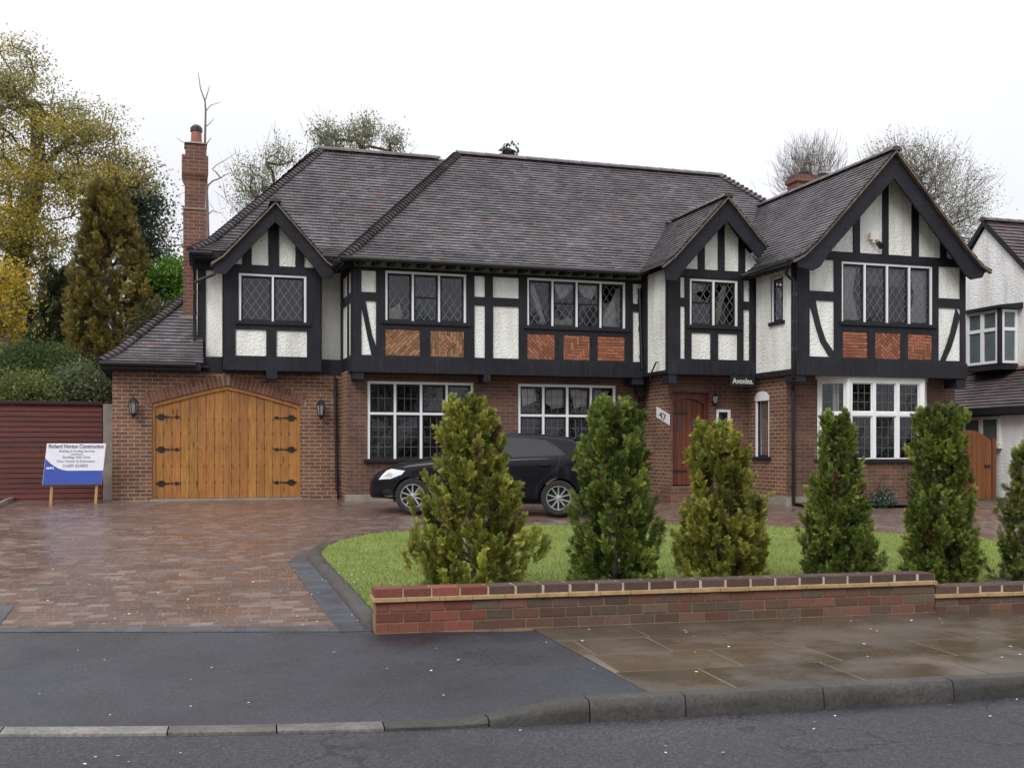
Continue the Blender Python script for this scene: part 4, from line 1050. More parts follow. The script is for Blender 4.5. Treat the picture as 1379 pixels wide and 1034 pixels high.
for zz in (.95, 1.28, 1.63, 1.92, 2.20):
    for i in range(1, n):
        u = DX0+.05+pw*i-.004
        st.prism(F, [(u-.014, zz), (u, zz-.015), (u+.014, zz), (u, zz+.015)], -.08, -.062)
st.build('studs', M['iron'], GD)
def strap(u, z, s):
    mb = MB(); P_ = lambda L: [(u+s*x, z+y) for x, y in L]
    mb.prism(F, P_([(.0, .018), (.26, .012), (.26, -.012), (0, -.018)]), -.075, -.06)
    mb.prism(F, P_([(.02, .0), (.06, .055), (.13, .06), (.18, .02), (.12, .03), (.08, .022), (.06, 0)]), -.075, -.058)
    mb.prism(F, P_([(.02, .0), (.06, 0), (.08, -.022), (.12, -.03), (.18, -.02), (.13, -.06), (.06, -.055)]), -.075, -.0585)
    mb.prism(F, P_([(.27, .008), (.36, .006), (.37, .035), (.40, .03), (.46, 0), (.40, -.03), (.37, -.035), (.36, -.006), (.27, -.008)]), -.075, -.06)
    mb.build('strap_hinge', M['iron'], GD)
for zz in (.93, 1.60, 2.24): strap(DX0+.07, zz, 1); strap(DX1-.07, zz, -1)
# ---- front door
fd = MB(); F = FY(20.2)
for i in range(6):
    a = DR[0]+.06+(DR[1]-DR[0]-.12)*i/6; b = a+(DR[1]-DR[0]-.12)/6-.006; g_ = random.uniform(.85, 1.2)
    k = abs((a+b)/2-10.18)/.4; fd.prism(F, [(a, .86), (b, .86), (b, 2.68-.14*k*k), (a, 2.68-.14*k*k)], -.24, -.20, (g_, g_, g_))
FD = fd.build('front_door', M['door_wood'], H, bevel=.004)
fm = MB(); fm.fbox(F, DR[0], DR[0]+.06, .84, 2.78, -.26, -.12); fm.fbox(F, DR[1]-.06, DR[1], .84, 2.78, -.26, -.12)
for i in range(8):
    a = DR[0]+.06+(.72)*i/8; b = a+.09; ka, kb = abs(a-10.18)/.4, abs(b-10.18)/.4
    fm.prism(F, [(a, 2.66-.14*ka*ka), (b, 2.66-.14*kb*kb), (b, 2.78), (a, 2.78)], -.26, -.13)
fm.build('door_frame', M['door_wood'], FD)
im = MB()
for zz in (1.15, 2.35): im.mark(); im.fbox(F, DR[0]+.08, DR[0]+.42, zz-.02, zz+.02, -.20, -.185)
im.build_split('door_hinge', M['iron'], FD)
gm = MB()
for u in (10.0, 10.32): gm.mark(); gm.fbox(F, u-.035, u+.035, 2.0, 2.25, -.20, -.19)
gm.build_split('door_glazing', M['car_glass'], FD)
im = MB(); im.tube([(10.45, 20.36, 1.72), (10.45, 20.33, 1.72)], .03, 8); im.build('door_knob', M['iron'], FD)
# ---- lanterns
def lantern(x, Y, z, sc=1):
    mb = MB(); y = Y-.16*sc; R8 = 6
    def ring(r, zz): return [(x+r*sc*cos(2*pi*k/R8), y+r*sc*sin(2*pi*k/R8), z+zz*sc) for k in range(R8)]
    mb.tube([(x, Y, z-.06*sc), (x, Y-.03, z-.06*sc)], .05*sc, 8); mb.tube([(x, Y-.02, z-.06*sc), (x, Y-.10*sc, z-.14*sc), (x, y, z-.16*sc), (x, y, z-.10*sc)], .012*sc, 6)
    for a, b in ((ring(.05, -.10), ring(.055, -.08)), (ring(.1, .12), ring(.045, .19)), (ring(.045, .19), ring(.005, .22)), (ring(.045, -.10), ring(.01, -.16))):
        for k in range(R8): mb.face([a[k], a[(k+1) % R8], b[(k+1) % R8], b[k]])
    mb.face(ring(.1, .12)); mb.face(ring(.055, -.08))
    b0, b1 = ring(.055, -.08), ring(.085, .12)
    for k in range(R8): mb.tube([b0[k], b1[k]], .007*sc, 4)
    mb.tube([(x, y, z+.2*sc), (x, y, z+.26*sc)], [.012*sc, .003], 6)
    o = mb.build('wall_lantern', M['iron'], H)
    g_ = MB(); b0, b1 = ring(.05, -.078), ring(.08, .118)
    for k in range(R8): g_.face([b0[k], b0[(k+1) % R8], b1[(k+1) % R8], b1[k]])
    g_.build('lantern_glass', M['lamp_glass'], o)
lantern(-.80, 22.2, 2.38, 1.05); lantern(2.80, 22.2, 2.38, 1.05); lantern(10.68, 20.2, 2.62, .7)
# ---- text helper
def text(body, size, F, u, z, d, mat, parent, name, align='CENTER', thick=.002, sx_=1, bold=0, shear=0, width=None):
    cu = bpy.data.curves.new(name, 'FONT'); cu.body = body; cu.size = size; cu.align_x = align; cu.extrude = thick; cu.offset = bold; cu.shear = shear
    ob = bpy.data.objects.new(name, cu); C.objects.link(ob); dg = bpy.context.evaluated_depsgraph_get(); dg.update()
    me = bpy.data.meshes.new_from_object(ob.evaluated_get(dg)); bpy.data.objects.remove(ob)
    xs = [v.co.x for v in me.vertices]
    if width and xs: sx_ = width/(max(xs)-min(xs))
    base = V((0, 0, 0)); q = parent
    while q is not None: base += q.location; q = q.parent
    for v in me.vertices: v.co = F(u+v.co.x*sx_, z+v.co.y, d+v.co.z)-base
    o = bpy.data.objects.new(name, me); C.objects.link(o); me.materials.append(mat); o.parent = parent; return o
# name sign
NS = bbox('name_sign', M['timber_h'], (10.80, 11.36, 19.66, 19.69, 2.88, 3.10), bevel=.008)
NS['label'] = 'dark hanging house name sign with white letters'
M['sign_white'] = m_simple('sign_white', (.62, .62, .60), .5, .1)
text('Avonlea.', .16, FY(19.66), 11.08, 2.945, .004, M['sign_white'], NS, 'lettering', bold=.003, width=.48, shear=.05)
mb = MB(); mb.mark(); mb.tube([(10.88, 19.68, 3.1), (10.88, 19.68, 3.2)], .008, 5); mb.mark(); mb.tube([(11.28, 19.68, 3.1), (11.28, 19.68, 3.2)], .008, 5); mb.build_split('hanger', M['iron'], NS)
# number plate on the brick pier beside the door
Fp = FX(9.68)
def Fnp(u, z, d): return Fp(20.78-u, z-(u)*.30, d)      # tilted down towards the door
mb = MB(); mb.prism(Fnp, [(0, 2.28), (.62, 2.28), (.62, 2.50), (0, 2.50)], .004, .02)
NP = mb.build('number_plate', M['white'], H, bevel=.003); NP['label'] = 'tilted white house number plate reading 47'
text('47', .20, Fnp, .31, 2.315, .022, M['ink'], NP, 'numerals', bold=.004, width=.34)
# security light
mb = MB(); mb.box(13.02, 13.22, 18.10, 18.17, 5.72, 5.86); mb.box(13.08, 13.12, 18.1, 18.2, 5.66, 5.74); o = mb.build('security_light', M['cream'], H, bevel=.008)
mb = MB(); mb.tube([(13.2, 18.12, 5.66), (13.22, 18.03, 5.58)], [.05, .065], 10); mb.build('lamp_head', M['iron'], o)
mb = MB(); mb.box(12.98, 13.2, 18.10, 18.18, 5.88, 5.9); 

# ------------------------------------------------------------------ fence on the left
FE = thing('boundary_fence', 'dark red stained horizontal board fence with a grey post beside the garage', 'fence', (-4, 22.8, .6))
fx1 = PX(138, 600, 22.8).x; ft_ = PX(70, 545, 22.8).z
mb = MB(); z = .55
while z < ft_-.02:
    g_ = random.uniform(.75, 1.2); mb.hexa([(-8, 22.79, z), (fx1, 22.79, z), (fx1, 22.83, z), (-8, 22.83, z)], [(-8, 22.81, z+.095), (fx1, 22.81, z+.095), (fx1, 22.83, z+.095), (-8, 22.83, z+.095)], (g_, g_, g_)); z += .1
mb.build('boards', M['fence'], FE)
mb = MB(); mb.box(-8, fx1+.02, 22.74, 22.88, ft_, ft_+.07, (.22, .18, .2)); mb.build('capping', M['fence'], FE, bevel=.01)
mb = MB(); mb.box(fx1+.02, fx1+.20, 22.68, 22.86, .5, ft_+.02); mb.build('post', M['concrete'], FE, bevel=.01)
# behind the fence post strip: side passage is open to planting
# ------------------------------------------------------------------ builder's board
sb = PX(99, 650, 21.7); SB = thing('sign_board', 'white and blue builders sign board on two timber posts against the red fence', 'sign', (sb.x, 21.7, .6))
BX0, BX1 = PX(60, 600, 21.7).x, PX(140, 600, 21.7).x; BZ1, BZ0 = PX(100, 597, 21.7).z, PX(100, 652, 21.7).z
lean = .10
def FB(u, z, d): k = (z-BZ0)/(BZ1-BZ0); return V((BX0-.04+(BX1-BX0)*u+.07*k, 21.7+lean*k-d, z))
bh = BZ1-BZ0
mb = MB(); mb.prism(FB, [(0, BZ0), (1, BZ0), (1, BZ1), (0, BZ1)], -.018, 0); BP = mb.build('board_panel', M['board_white'], SB, bevel=.002)
cv = [(0, BZ0+.64*bh)]+[(u, BZ0+bh*(.335+.305*(1-min(1, u/.42))**2)) for u in [i*.42/12 for i in range(1, 13)]]+[(1, BZ0+.335*bh)]
mb = MB(); mb.prism(FB, [(0.004, BZ0+.004), (.996, BZ0+.004)]+[(min(.996, max(.004, u)), z) for u, z in cv[::-1]], .0, .003); mb.build('blue_swoosh', M['board_blue'], BP)
BW = BX1-BX0
FT = lambda u, z, d: FB(u/BW, z, d)
cxw = BW*.52
for body, zz, sz, mt, wd in (('Richard Norton Construction', .87, .10, 'ink', .93), ('Building & Roofing Services', .77, .065, 'ink_pale', .60), ('(domestic)', .70, .05, 'ink_pale', .2), ('Building with Care', .62, .07, 'ink_pale', .46), ('New Homes & Extensions', .52, .07, 'ink_pale', .64), ('01689 824805', .40, .085, 'ink_pale', .43)):
    text(body, sz, FT, cxw if body[0] != 'R' else BW*.5, BZ0+bh*(zz+.02), .004, M[mt], BP, 'lettering', width=wd*BW, bold=.002 if mt == 'ink' else 0)
text('NHBC', .05, FT, BW*.10, BZ0+bh*.375, .006, M['white'], BP, 'lettering', width=.13*BW, bold=.003)
for u in (.12, .88):
    mb = MB(); x = BX0-.03+BW*u; mb.hexa([(x-.025, 21.72, .5), (x+.025, 21.72, .5), (x+.025, 21.76, .5), (x-.025, 21.76, .5)], [(x+.035, 21.72+lean, BZ1-.03), (x+.085, 21.72+lean, BZ1-.03), (x+.085, 21.76+lean, BZ1-.03), (x+.035, 21.76+lean, BZ1-.03)]); mb.build('post', M['post_wood'], SB)

# ------------------------------------------------------------------ neighbour on the right
NB = thing('neighbour_house', 'white rendered house with a tiled gable and box bay window beyond the right gable', 'house', (19, 21, .4))
NX = 18.9
mb = MB(); Fn = FX(NX)
mb.prism(Fn, [(17.0, .3), (28, .3), (28, 2.6), (26.0, 2.6), (21.7, 7.05), (17.2, 2.45), (17.0, 2.3)], -.2, 0); mb.box(NX+.2, 28, 17.6, 27, .3, 3)
mb.build('rendered_wall', M['render_far'], NB)
mb = MB(); roof(mb, (0, 0, 0), (1, 0, 0), (0, 1, 0), [(16.9, 2.55), (21.7, 7.2)], lambda r: (NX-.08, 30), gauge=.14, tw=.3, cols=[(.09, .062, .062), (.075, .055, .058)])
mb.face([(NX-.08, 21.7, 7.2), (30, 21.7, 7.2), (30, 26.6, 2.4), (NX-.08, 26.6, 2.4)], (.08, .06, .06)); mb.build('roof', M['tile'], NB, weld=False)
mb = MB(); caps(mb, (NX-.1, 21.7, 7.22), (30, 21.7, 7.22), .35, .13, .12, cols=[(.09, .065, .07)], lift=.006); mb.build('ridge_tiles', M['tile'], NB, weld=False)
mb = MB(); mb.prism(FX(NX-.05), [(16.9, 2.42), (16.9, 2.55), (21.7, 7.2), (26.6, 2.42), (26.5, 2.4), (21.7, 7.06)], 0, .05); mb.build('bargeboard', M['timber'], NB)
bx = 18.35; y0, y1 = 20.62, 21.75; z0, z1 = 3.62, 4.88
bb = MB(); bb.box(bx+.02, NX, y0+.02, y1, z0-.1, z0); bb.box(bx-.12, NX+.05, y0-.14, y1+.1, z0-.16, z0-.08)
bb.hexa([(bx-.12, y0-.14, z1+.02), (NX, y0-.14, z1+.02), (NX, y1+.1, z1+.02), (bx-.12, y1+.1, z1+.02)], [(bx-.12, y0-.14, z1+.08), (NX, y0-.14, z1+.16), (NX, y1+.1, z1+.16), (bx-.12, y1+.1, z1+.08)])
bb.box(bx-.02, bx+.06, y0-.02, y0+.06, z0, z1)
bb.build('bay_trim', M['timber'], NB)
def simple_window(F, r, nl, tr, parent, nm='window'):
    u0, u1, z0, z1 = r; holes = []; cw = (u1-u0-.05)/nl; g_ = MB()
    for i in range(nl):
        a = u0+.05+cw*i; b = a+cw-.05
        for c_, e_ in (((z0+.06, tr-.04), (tr+.04, z1-.06)) if tr else ((z0+.06, z1-.06),)):
            holes.append((a+.03, b-.03, c_, e_)); g_.face([F(a, c_, -.03), F(b, c_, -.03), F(b, e_, -.03), F(a, e_, -.03)])
    mb = MB(); cells(mb, F, u0, u1, z0, z1, holes, -.05, 0); o = mb.build(nm, M['white'], parent, bevel=.004)
    g_.build('glass', M['glass_n'], o)
M['glass_n'] = m_simple('glass_n', (.10, .13, .14), .06, .2, 3, 0)
simple_window(FX(bx), (y0+.06, y1-.02, z0, z1), 2, 4.42, NB); simple_window(FY(y0), (bx+.06, NX-.02, z0, z1), 1, 4.42, NB)
EX = 17.62
mb = MB(); mb.box(EX, NX-.02, 17.6, 24, .3, 2.52); mb.build('extension_wall', M['render_far'], NB)
mb = MB(); roof(mb, (EX-.25, 0, 0), (0, 1, 0), (1, 0, 0), [(0, 2.52), (1.5, 3.50)], lambda r: (17.4, 24.2), gauge=.13, tw=.2, cols=[(.10, .08, .082), (.085, .07, .075)]); mb.build('extension_roof', M['tile'], NB, weld=False)
mb = MB(); caps(mb, (NX-.08, 17.4, 3.5), (NX-.08, 24.2, 3.5), .3, .12, .12, cols=[(.22, .09, .06), (.18, .08, .06)], lift=.01); mb.build('extension_ridge', M['tile'], NB, weld=False)
mb = MB(); mb.box(EX-.27, EX-.24, 17.4, 24.2, 2.38, 2.53); mb.box(EX-.24, EX, 17.4, 24.2, 2.36, 2.40); mb.build('fascia', M['timber'], NB)
simple_window(FX(EX-.055), (19.75, 20.95, 1.72, 2.34), 2, None, NB)
mb = MB(); mb.box(EX-.12, EX-.01, 19.7, 21.0, 1.62, 1.71); mb.build('sill', M['cream'], NB)
# gate between the houses
GT = thing('garden_gate', 'orange brown arched wooden side gate between the two houses', 'gate', (16.6, 19.6, .45))
mb = MB(); gx0, gx1 = 16.02, 17.20; gc = (gx0+gx1)/2
for i in range(9):
    a = gx0+(gx1-gx0)*i/9; b = a+(gx1-gx0)/9-.008; ha = 2.02-.26*(abs(a-gc)/.6)**2; hb = 2.02-.26*(abs(b-gc)/.6)**2; g_ = random.uniform(.85, 1.15)
    mb.prism(FY(19.6), [(a, .46), (b, .46), (b, hb), (a, ha)], 0, .03, (g_, g_, g_))
mb.build('boards', M['gate'], GT, bevel=.003)
mb = MB(); mb.mark(); mb.box(gx1+.01, gx1+.11, 19.55, 19.65, .4, 1.85, (.7, .7, .7)); mb.mark(); mb.box(gx0-.12, gx0-.01, 19.55, 19.65, .4, 1.85, (.7, .7, .7)); mb.build_split('post', M['gate'], GT, bevel=.006)
mb = MB(); mb.box(gx1-.2, gx1-.05, 19.55, 19.57, 1.2, 1.26); mb.build('latch', M['iron'], GT)
bw = MB(); bw.box(15.5, gx0-.14, 19.58, 19.7, .4, 1.9); o = bw.build('side_wall', M['brick_shaded'], H)
# low roof just visible at the far left edge
LN = thing('neighbour_house', 'small distant house roof showing at the left edge above the hedge', 'house', (-9.5, 34, .5))
mb = MB(); mb.box(-13, -7.9, 34, 40, .3, 3.9); mb.build('rendered_wall', M['render_far'], LN)
mb = MB(); roof(mb, (0, 33.7, 0), (1, 0, 0), (0, 1, 0), [(0, 3.9), (2.5, 5.6)], lambda r: (-13.3+r*.2, -7.6-r*.9), gauge=.2, tw=.33, cols=[(.16, .14, .14), (.13, .12, .12)]); mb.build('roof', M['tile'], LN, weld=False)


# ------------------------------------------------------------------ foliage tools
def np_mesh(name, verts, quads, cols, mat, parent, smooth=False):
    me = bpy.data.meshes.new(name); nv, nf = len(verts), len(quads)
    if parent is not None:
        b = V((0, 0, 0)); q = parent
        while q is not None: b = b+q.location; q = q.parent
        verts = verts-np.array(b)
    me.vertices.add(nv); me.vertices.foreach_set('co', verts.astype(np.float32).ravel())
    me.loops.add(nf*4); me.loops.foreach_set('vertex_index', quads.astype(np.int32).ravel())
    me.polygons.add(nf); me.polygons.foreach_set('loop_start', np.arange(0, nf*4, 4, dtype=np.int32)); me.polygons.foreach_set('loop_total', np.full(nf, 4, dtype=np.int32))
    me.update(calc_edges=True)
    ca = me.color_attributes.new('col', 'FLOAT_COLOR', 'CORNER')
    cc = np.ones((nf, 4, 4), dtype=np.float32); cc[:, :, :3] = cols[:, None, :]; ca.data.foreach_set('color', cc.ravel())
    o = bpy.data.objects.new(name, me); C.objects.link(o); me.materials.append(mat)
    if parent is not None: o.parent = parent
    return o
def spray_proto(pairs=5, curl=.2):
    vs, qs, tp = [], [], []
    def rh(p, q, w_):
        p, q = np.array(p), np.array(q); d = q-p; n_ = np.cross(d, [0, 1, 0]); n_ = n_/(np.linalg.norm(n_)+1e-9)*w_; m_ = p+d*.45
        k = len(vs); n_ = n_*.72; vs.extend([p, m_+n_, q, m_-n_]); qs.append([k, k+1, k+2, k+3]); tp.append(q[2])
    yc = lambda z: curl*z*z
    for i in range(pairs):
        z = .08+.8*i/pairs; L = .42*(1-.55*i/pairs)
        for s_ in (-1, 1):
            zz = z+(.07 if s_ > 0 else 0); e = [s_*L*.75, yc(zz+L*.7)+random.uniform(-.04, .04), zz+L*.8]
            rh([0, yc(zz), zz], e, .055)
            rh([s_*L*.3, yc(zz+.1), zz+L*.3], [s_*L*.95, yc(zz)+.03, zz+L*.42], .045)
            if i < 4: rh([s_*L*.45, yc(zz+.1), zz+L*.5], [s_*L*.55, yc(zz)+.03, zz+L*1.15], .04)
    rh([0, 0, 0], [0, yc(.6), .6], .03); rh([0, yc(.55), .55], [0, yc(1.05), 1.05], .055)
    return np.array(vs), np.array(qs), np.array(tp)
PROTOS = [spray_proto(5, c_) for c_ in (.1, .25, -.15, .35)]
def orient(d, roll):
    d = d/np.linalg.norm(d, axis=1, keepdims=True); a = np.tile([0., 0., 1.], (len(d), 1)); a[np.abs(d[:, 2]) > .97] = [1., 0., 0.]
    x = np.cross(a, d); x /= np.linalg.norm(x, axis=1, keepdims=True); y = np.cross(d, x)
    c_, s_ = np.cos(roll)[:, None], np.sin(roll)[:, None]; X = x*c_+y*s_; Y = -x*s_+y*c_
    return np.stack([X, Y, d], axis=2)         # columns
def sprays(name, P_, D, S, roll, col, tip, parent, mat=None):
    Vs, Qs, Cs = [], [], []; off = 0; which = np.random.randint(0, len(PROTOS), len(P_))
    for k, (pv, pq, pt) in enumerate(PROTOS):
        m_ = which == k; n = m_.sum()
        if not n: continue
        Rm = orient(D[m_], roll[m_]); v = np.einsum('nij,vj->nvi', Rm, pv)*S[m_][:, None, None]+P_[m_][:, None, :]
        Vs.append(v.reshape(-1, 3)); Qs.append((pq[None]+(np.arange(n)*len(pv))[:, None, None]+off).reshape(-1, 4)); off += n*len(pv)
        f = np.clip(pt, 0, 1)[None, :, None]*np.random.uniform(.5, 1, (n, 1, 1)); Cs.append((col[m_][:, None, :]*(1-f)+tip[m_][:, None, :]*f).reshape(-1, 3))
    return np_mesh(name, np.concatenate(Vs), np.concatenate(Qs), np.concatenate(Cs), mat or M['leaf'], parent)
def interp(tab, x): return np.interp(x, [a for a, b in tab], [b for a, b in tab])
def conifer(name, label, base, h, prof, offx, inner, mid, tip, nplume=150, per=32, sp=(.055, .095), plen=.21, group=None, seed=1, brown=.05, wob=.16):
    np.random.seed(seed); random.seed(seed)
    T = thing(name, label, 'conifer', tuple(base), group); base = np.array(base)
    P_, D, S, R_, Cc, Tt = [], [], [], [], [], []
    ph = np.random.uniform(0, 6.28, 6)
    for i in range(nplume):
        f = random.random()*.95
        while i > nplume*.10 and random.random() > float(interp(prof, f))/max(q_[1] for q_ in prof)*.9+.1: f = random.random()*.95
        if i <= nplume*.10: f = random.uniform(.7, .95)
        az = random.uniform(0, 2*pi); R0 = float(interp(prof, f))*h
        lump = 1+wob*(sin(3*az+f*9+ph[0])+sin(5*az-f*14+ph[1])*.7+sin(2*az+f*22+ph[2])*.6)
        R0 = max(.02*h, R0*max(.5, lump)-plen*.14*max(0, f-.45)/.5); k = random.choice([.45, .75, .9])*random.uniform(.85, 1.05)
        c0 = np.array([float(interp(offx, f))*h+R0*k*cos(az), R0*k*sin(az), f*h-plen*.35])
        lean = .15+.42*(1-f); d0 = np.array([cos(az)*lean, sin(az)*lean, 1.0])+np.random.normal(0, .16, 3)
        d0 /= np.linalg.norm(d0); L = plen*random.uniform(.7, 1.25)*(1 if f < .85 else .8); tone = random.gauss(1, .22); yel = min(1, max(0, random.gauss(.55, .28)+(.25 if k > .8 else -.25)))
        isb = random.random() < brown
        for j in range(per):
            u = random.random()**.7; p = c0+d0*L*u; dd = d0+np.random.normal(0, .55, 3)+np.array([cos(az), sin(az), 0])*.18
            P_.append(base+p); D.append(dd); S.append(random.uniform(*sp)*(1.15-.4*u)); R_.append(random.uniform(0, 6.28))
            m_ = np.array(mid)*tone; t2 = (np.array(mid)*(1-yel)+np.array(tip)*yel)*tone*1.12
            if isb: m_ = np.array([.13, .075, .035])*tone; t2 = m_*1.4
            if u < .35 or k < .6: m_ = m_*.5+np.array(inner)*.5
            Cc.append(m_); Tt.append(t2)
    A = np.array
    sprays('foliage', A(P_), A(D), A(S), A(R_), np.clip(A(Cc), .01, 1), np.clip(A(Tt), .01, 1), T)
    mb = MB(); b3 = V(base)
    mb.tube([b3-V((0, 0, .1)), b3+V((float(interp(offx, .3))*h, 0, h*.35)), b3+V((float(interp(offx, .8))*h, 0, h*.85))], [h*.018, h*.012, h*.003], 7)
    for i in range(26):
        f = random.uniform(.05, .8); az = random.uniform(0, 6.28); r = float(interp(prof, f))*h*.8; o_ = V((float(interp(offx, f))*h, 0, f*h))
        mb.tube([b3+o_*.97, b3+o_+V((cos(az)*r*.6, sin(az)*r*.6, h*.05)), b3+o_+V((cos(az)*r, sin(az)*r, h*.13))], [h*.006, h*.004, h*.001], 4)
    mb.build('trunk', M['bark'], T, uvs=False); return T
def leaves(name, centers, spread, per, size, cols, parent, seed=0, asp=.55, up=0.0, radial=None):
    np.random.seed(seed); n = len(centers)*per; c_ = np.repeat(np.array(centers, dtype=float), per, axis=0)
    sp = np.array(spread)*np.ones(3); p = c_+np.random.normal(0, 1, (n, 3))*sp
    a = np.random.normal(0, 1, (n, 3)); a[:, 2] += up
    if radial is not None:
        d_ = p-np.array(radial); d_ /= np.linalg.norm(d_, axis=1, keepdims=True)+1e-6; a = a*.33+d_
    a /= np.linalg.norm(a, axis=1, keepdims=True); b = np.cross(a, np.random.normal(0, 1, (n, 3))); b /= np.linalg.norm(b, axis=1, keepdims=True)
    s_ = size*np.random.uniform(.6, 1.25, (n, 1)); v = np.stack([p-a*s_*.5, p+b*s_*.5*asp, p+a*s_*.5, p-b*s_*.5*asp], axis=1).reshape(-1, 3)
    ccol = np.array(cols)[np.random.randint(0, len(cols), len(centers))]*np.random.normal(1, .18, (len(centers), 1)); cl_ = np.repeat(ccol, per, axis=0)*np.random.normal(1, .18, (n, 1))
    return np_mesh(name, v, np.arange(n*4).reshape(-1, 4), np.clip(cl_, .008, 1), M['leaf_thin'], parent)
def skeleton(mb, base, trunk, targets, r0, rtip=.012, wob=.25, seed=1, step=.9):
    """grow limbs from the trunk to every target, thick where many share a limb"""
    rnd = random.Random(seed); nodes = [V(p) for p in trunk]; par = [i-1 for i in range(len(nodes))]
    start = len(nodes)
    ax = V(trunk[0])
    for t_ in sorted(targets, key=lambda q: (V(q)-nodes[min(range(start), key=lambda i: (nodes[i]-V(q)).length)]).length):
        t_ = V(t_); bi = min(range(len(nodes)), key=lambda i: (nodes[i]-t_).length+max(0, nodes[i].z-t_.z)*1.2+(1.0 if i == 0 else 0))
        p = nodes[bi]; L = (t_-p).length; n = max(1, int(L/step)); last = bi
        for k in range(1, n+1):
            f = k/n; q = p.lerp(t_, f)+V((rnd.gauss(0, 1), rnd.gauss(0, 1), rnd.gauss(0, 1)))*wob*L/max(2, n)*.3*(1 if k < n else 0); q.z += sin(f*pi)*L*.06
            nodes.append(q); par.append(last); last = len(nodes)-1
    cnt = [0]*len(nodes); ch_ = [0]*len(nodes)
    for i in range(len(nodes)-1, -1, -1):
        if cnt[i] == 0: cnt[i] = 1
        if par[i] >= 0: cnt[par[i]] += cnt[i]
    top = cnt[0]; rad = [max(rtip, r0*(c_/top)**.62) for c_ in cnt]
    for i in range(1, len(nodes)):
        a, b = nodes[par[i]], nodes[i]
        if (b-a).length > .01: mb.tube([a, b], [min(rad[par[i]], rad[i]*1.5), rad[i]], 6 if rad[i] > .05 else 4, cap=False)
def pxel(cx, cy, rx, ry, Y, n, rnd, surf=.45, dy=None):
    """random points in an ellipsoid that covers the given picture area at depth y"""
    c_ = PX(cx, cy, Y); k = (c_.y/(cos(TH)-((cx-CX)/FPX)*sin(TH)))/FPX; out = []
    for _ in range(n):
        d = V((rnd.gauss(0, 1), rnd.gauss(0, 1), rnd.gauss(0, 1))).normalized()*(rnd.random()**surf)
        out.append(V((c_.x+d.x*rx*k, c_.y+d.y*(dy if dy else min(rx*k, 4)), c_.z+d.z*ry*k)))
    return out
def bigtree(name, label, trunkpx, Y, ells, per, size, cols, spread, r0=.2, seed=1, cat='tree', group=None, rtip=.012, step=.9, yel=None, twigs=0):
    rnd = random.Random(seed); tr = [PX(a, b, Y) for a, b in trunkpx]; b0 = V((tr[0].x, Y, .55)); T = thing(name, label, cat, tuple(b0), group)
    tr = [b0]+tr; tg = []
    for e in ells: tg += pxel(*e[:4], e[5] if len(e) > 5 else Y, e[4], rnd)
    mb = MB(); skeleton(mb, b0, tr, tg, r0, rtip, seed=seed, step=step); mb.build('trunk', M['bark'], T, uvs=False, weld=False)
    if twigs: leaves('twigs', tg, .3, twigs, .85, [(.21, .18, .165), (.16, .14, .13)], T, seed+9, asp=.02, up=.9, radial=tuple(tr[-1]-V((0, 0, 1.5))))  # twig colours lightened to imitate haze and overexposed sky
    if per: leaves('crown', tg, spread, per, size, cols, T, seed)
    if yel:
        tg2 = []
        for e in yel[0]: tg2 += pxel(*e[:4], Y-1.0, e[4], rnd)
        leaves('young_leaves', tg2, yel[1], yel[2], size, yel[3], T, seed+50)
    return T

# ------------------------------------------------------------------ the six conifers behind the wall
CG = 'conifers in a row behind the garden wall'
def conpos(px, s_):                       # stands at road distance s, seen at image column px
    a = (px-CX)/FPX; dx, dy = sin(TH)+a*cos(TH), cos(TH)-a*sin(TH); k = s_/(sin(B)*dx+cos(B)*dy)
    x, y = dx*k, dy*k; return (x, y, zg(x, y)+.03), k
def con(px, pts, s_, label, seed, inner, mid, tip, **kw):
    base, dep = conpos(px, s_); CP.append(base); ytop = pts[0][0]; h = CZ+(HY-ytop)/FPX*dep-base[2]; prof, off = [], []
    ybase = HY+(CZ-base[2])*FPX/dep
    for y, l, r in pts:
        f = (ybase-y)/(ybase-ytop); prof.append((f, ((r-l)/2*.95-5)/FPX*dep/h)); off.append((f, ((l+r)/2-px)/FPX*dep/h))
    prof.sort(); off.sort(); prof = [(0, prof[0][1]*.85)]+prof; off = [(0, off[0][1])]+off
    return conifer('conifer', label, base, h, prof, off, inner, mid, tip, group=CG, seed=seed, **kw)
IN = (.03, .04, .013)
CP = []
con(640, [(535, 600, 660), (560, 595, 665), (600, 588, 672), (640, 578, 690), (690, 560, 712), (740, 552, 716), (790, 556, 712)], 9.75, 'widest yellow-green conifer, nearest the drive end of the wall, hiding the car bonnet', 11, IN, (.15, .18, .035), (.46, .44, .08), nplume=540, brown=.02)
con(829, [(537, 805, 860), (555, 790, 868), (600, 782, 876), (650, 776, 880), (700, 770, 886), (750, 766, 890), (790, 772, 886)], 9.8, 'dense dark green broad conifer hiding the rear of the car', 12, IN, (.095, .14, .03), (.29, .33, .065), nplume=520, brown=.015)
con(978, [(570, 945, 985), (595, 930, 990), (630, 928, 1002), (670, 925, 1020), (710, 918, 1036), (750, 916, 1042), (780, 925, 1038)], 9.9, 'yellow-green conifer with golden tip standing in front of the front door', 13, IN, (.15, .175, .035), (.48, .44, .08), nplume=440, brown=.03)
con(1130, [(556, 1108, 1146), (580, 1100, 1154), (605, 1102, 1150), (650, 1095, 1158), (690, 1090, 1168), (730, 1082, 1176), (778, 1080, 1180)], 10.3, 'slim narrow-topped green conifer in front of the white bay window', 14, IN, (.10, .14, .032), (.28, .31, .065), nplume=410, brown=.025)
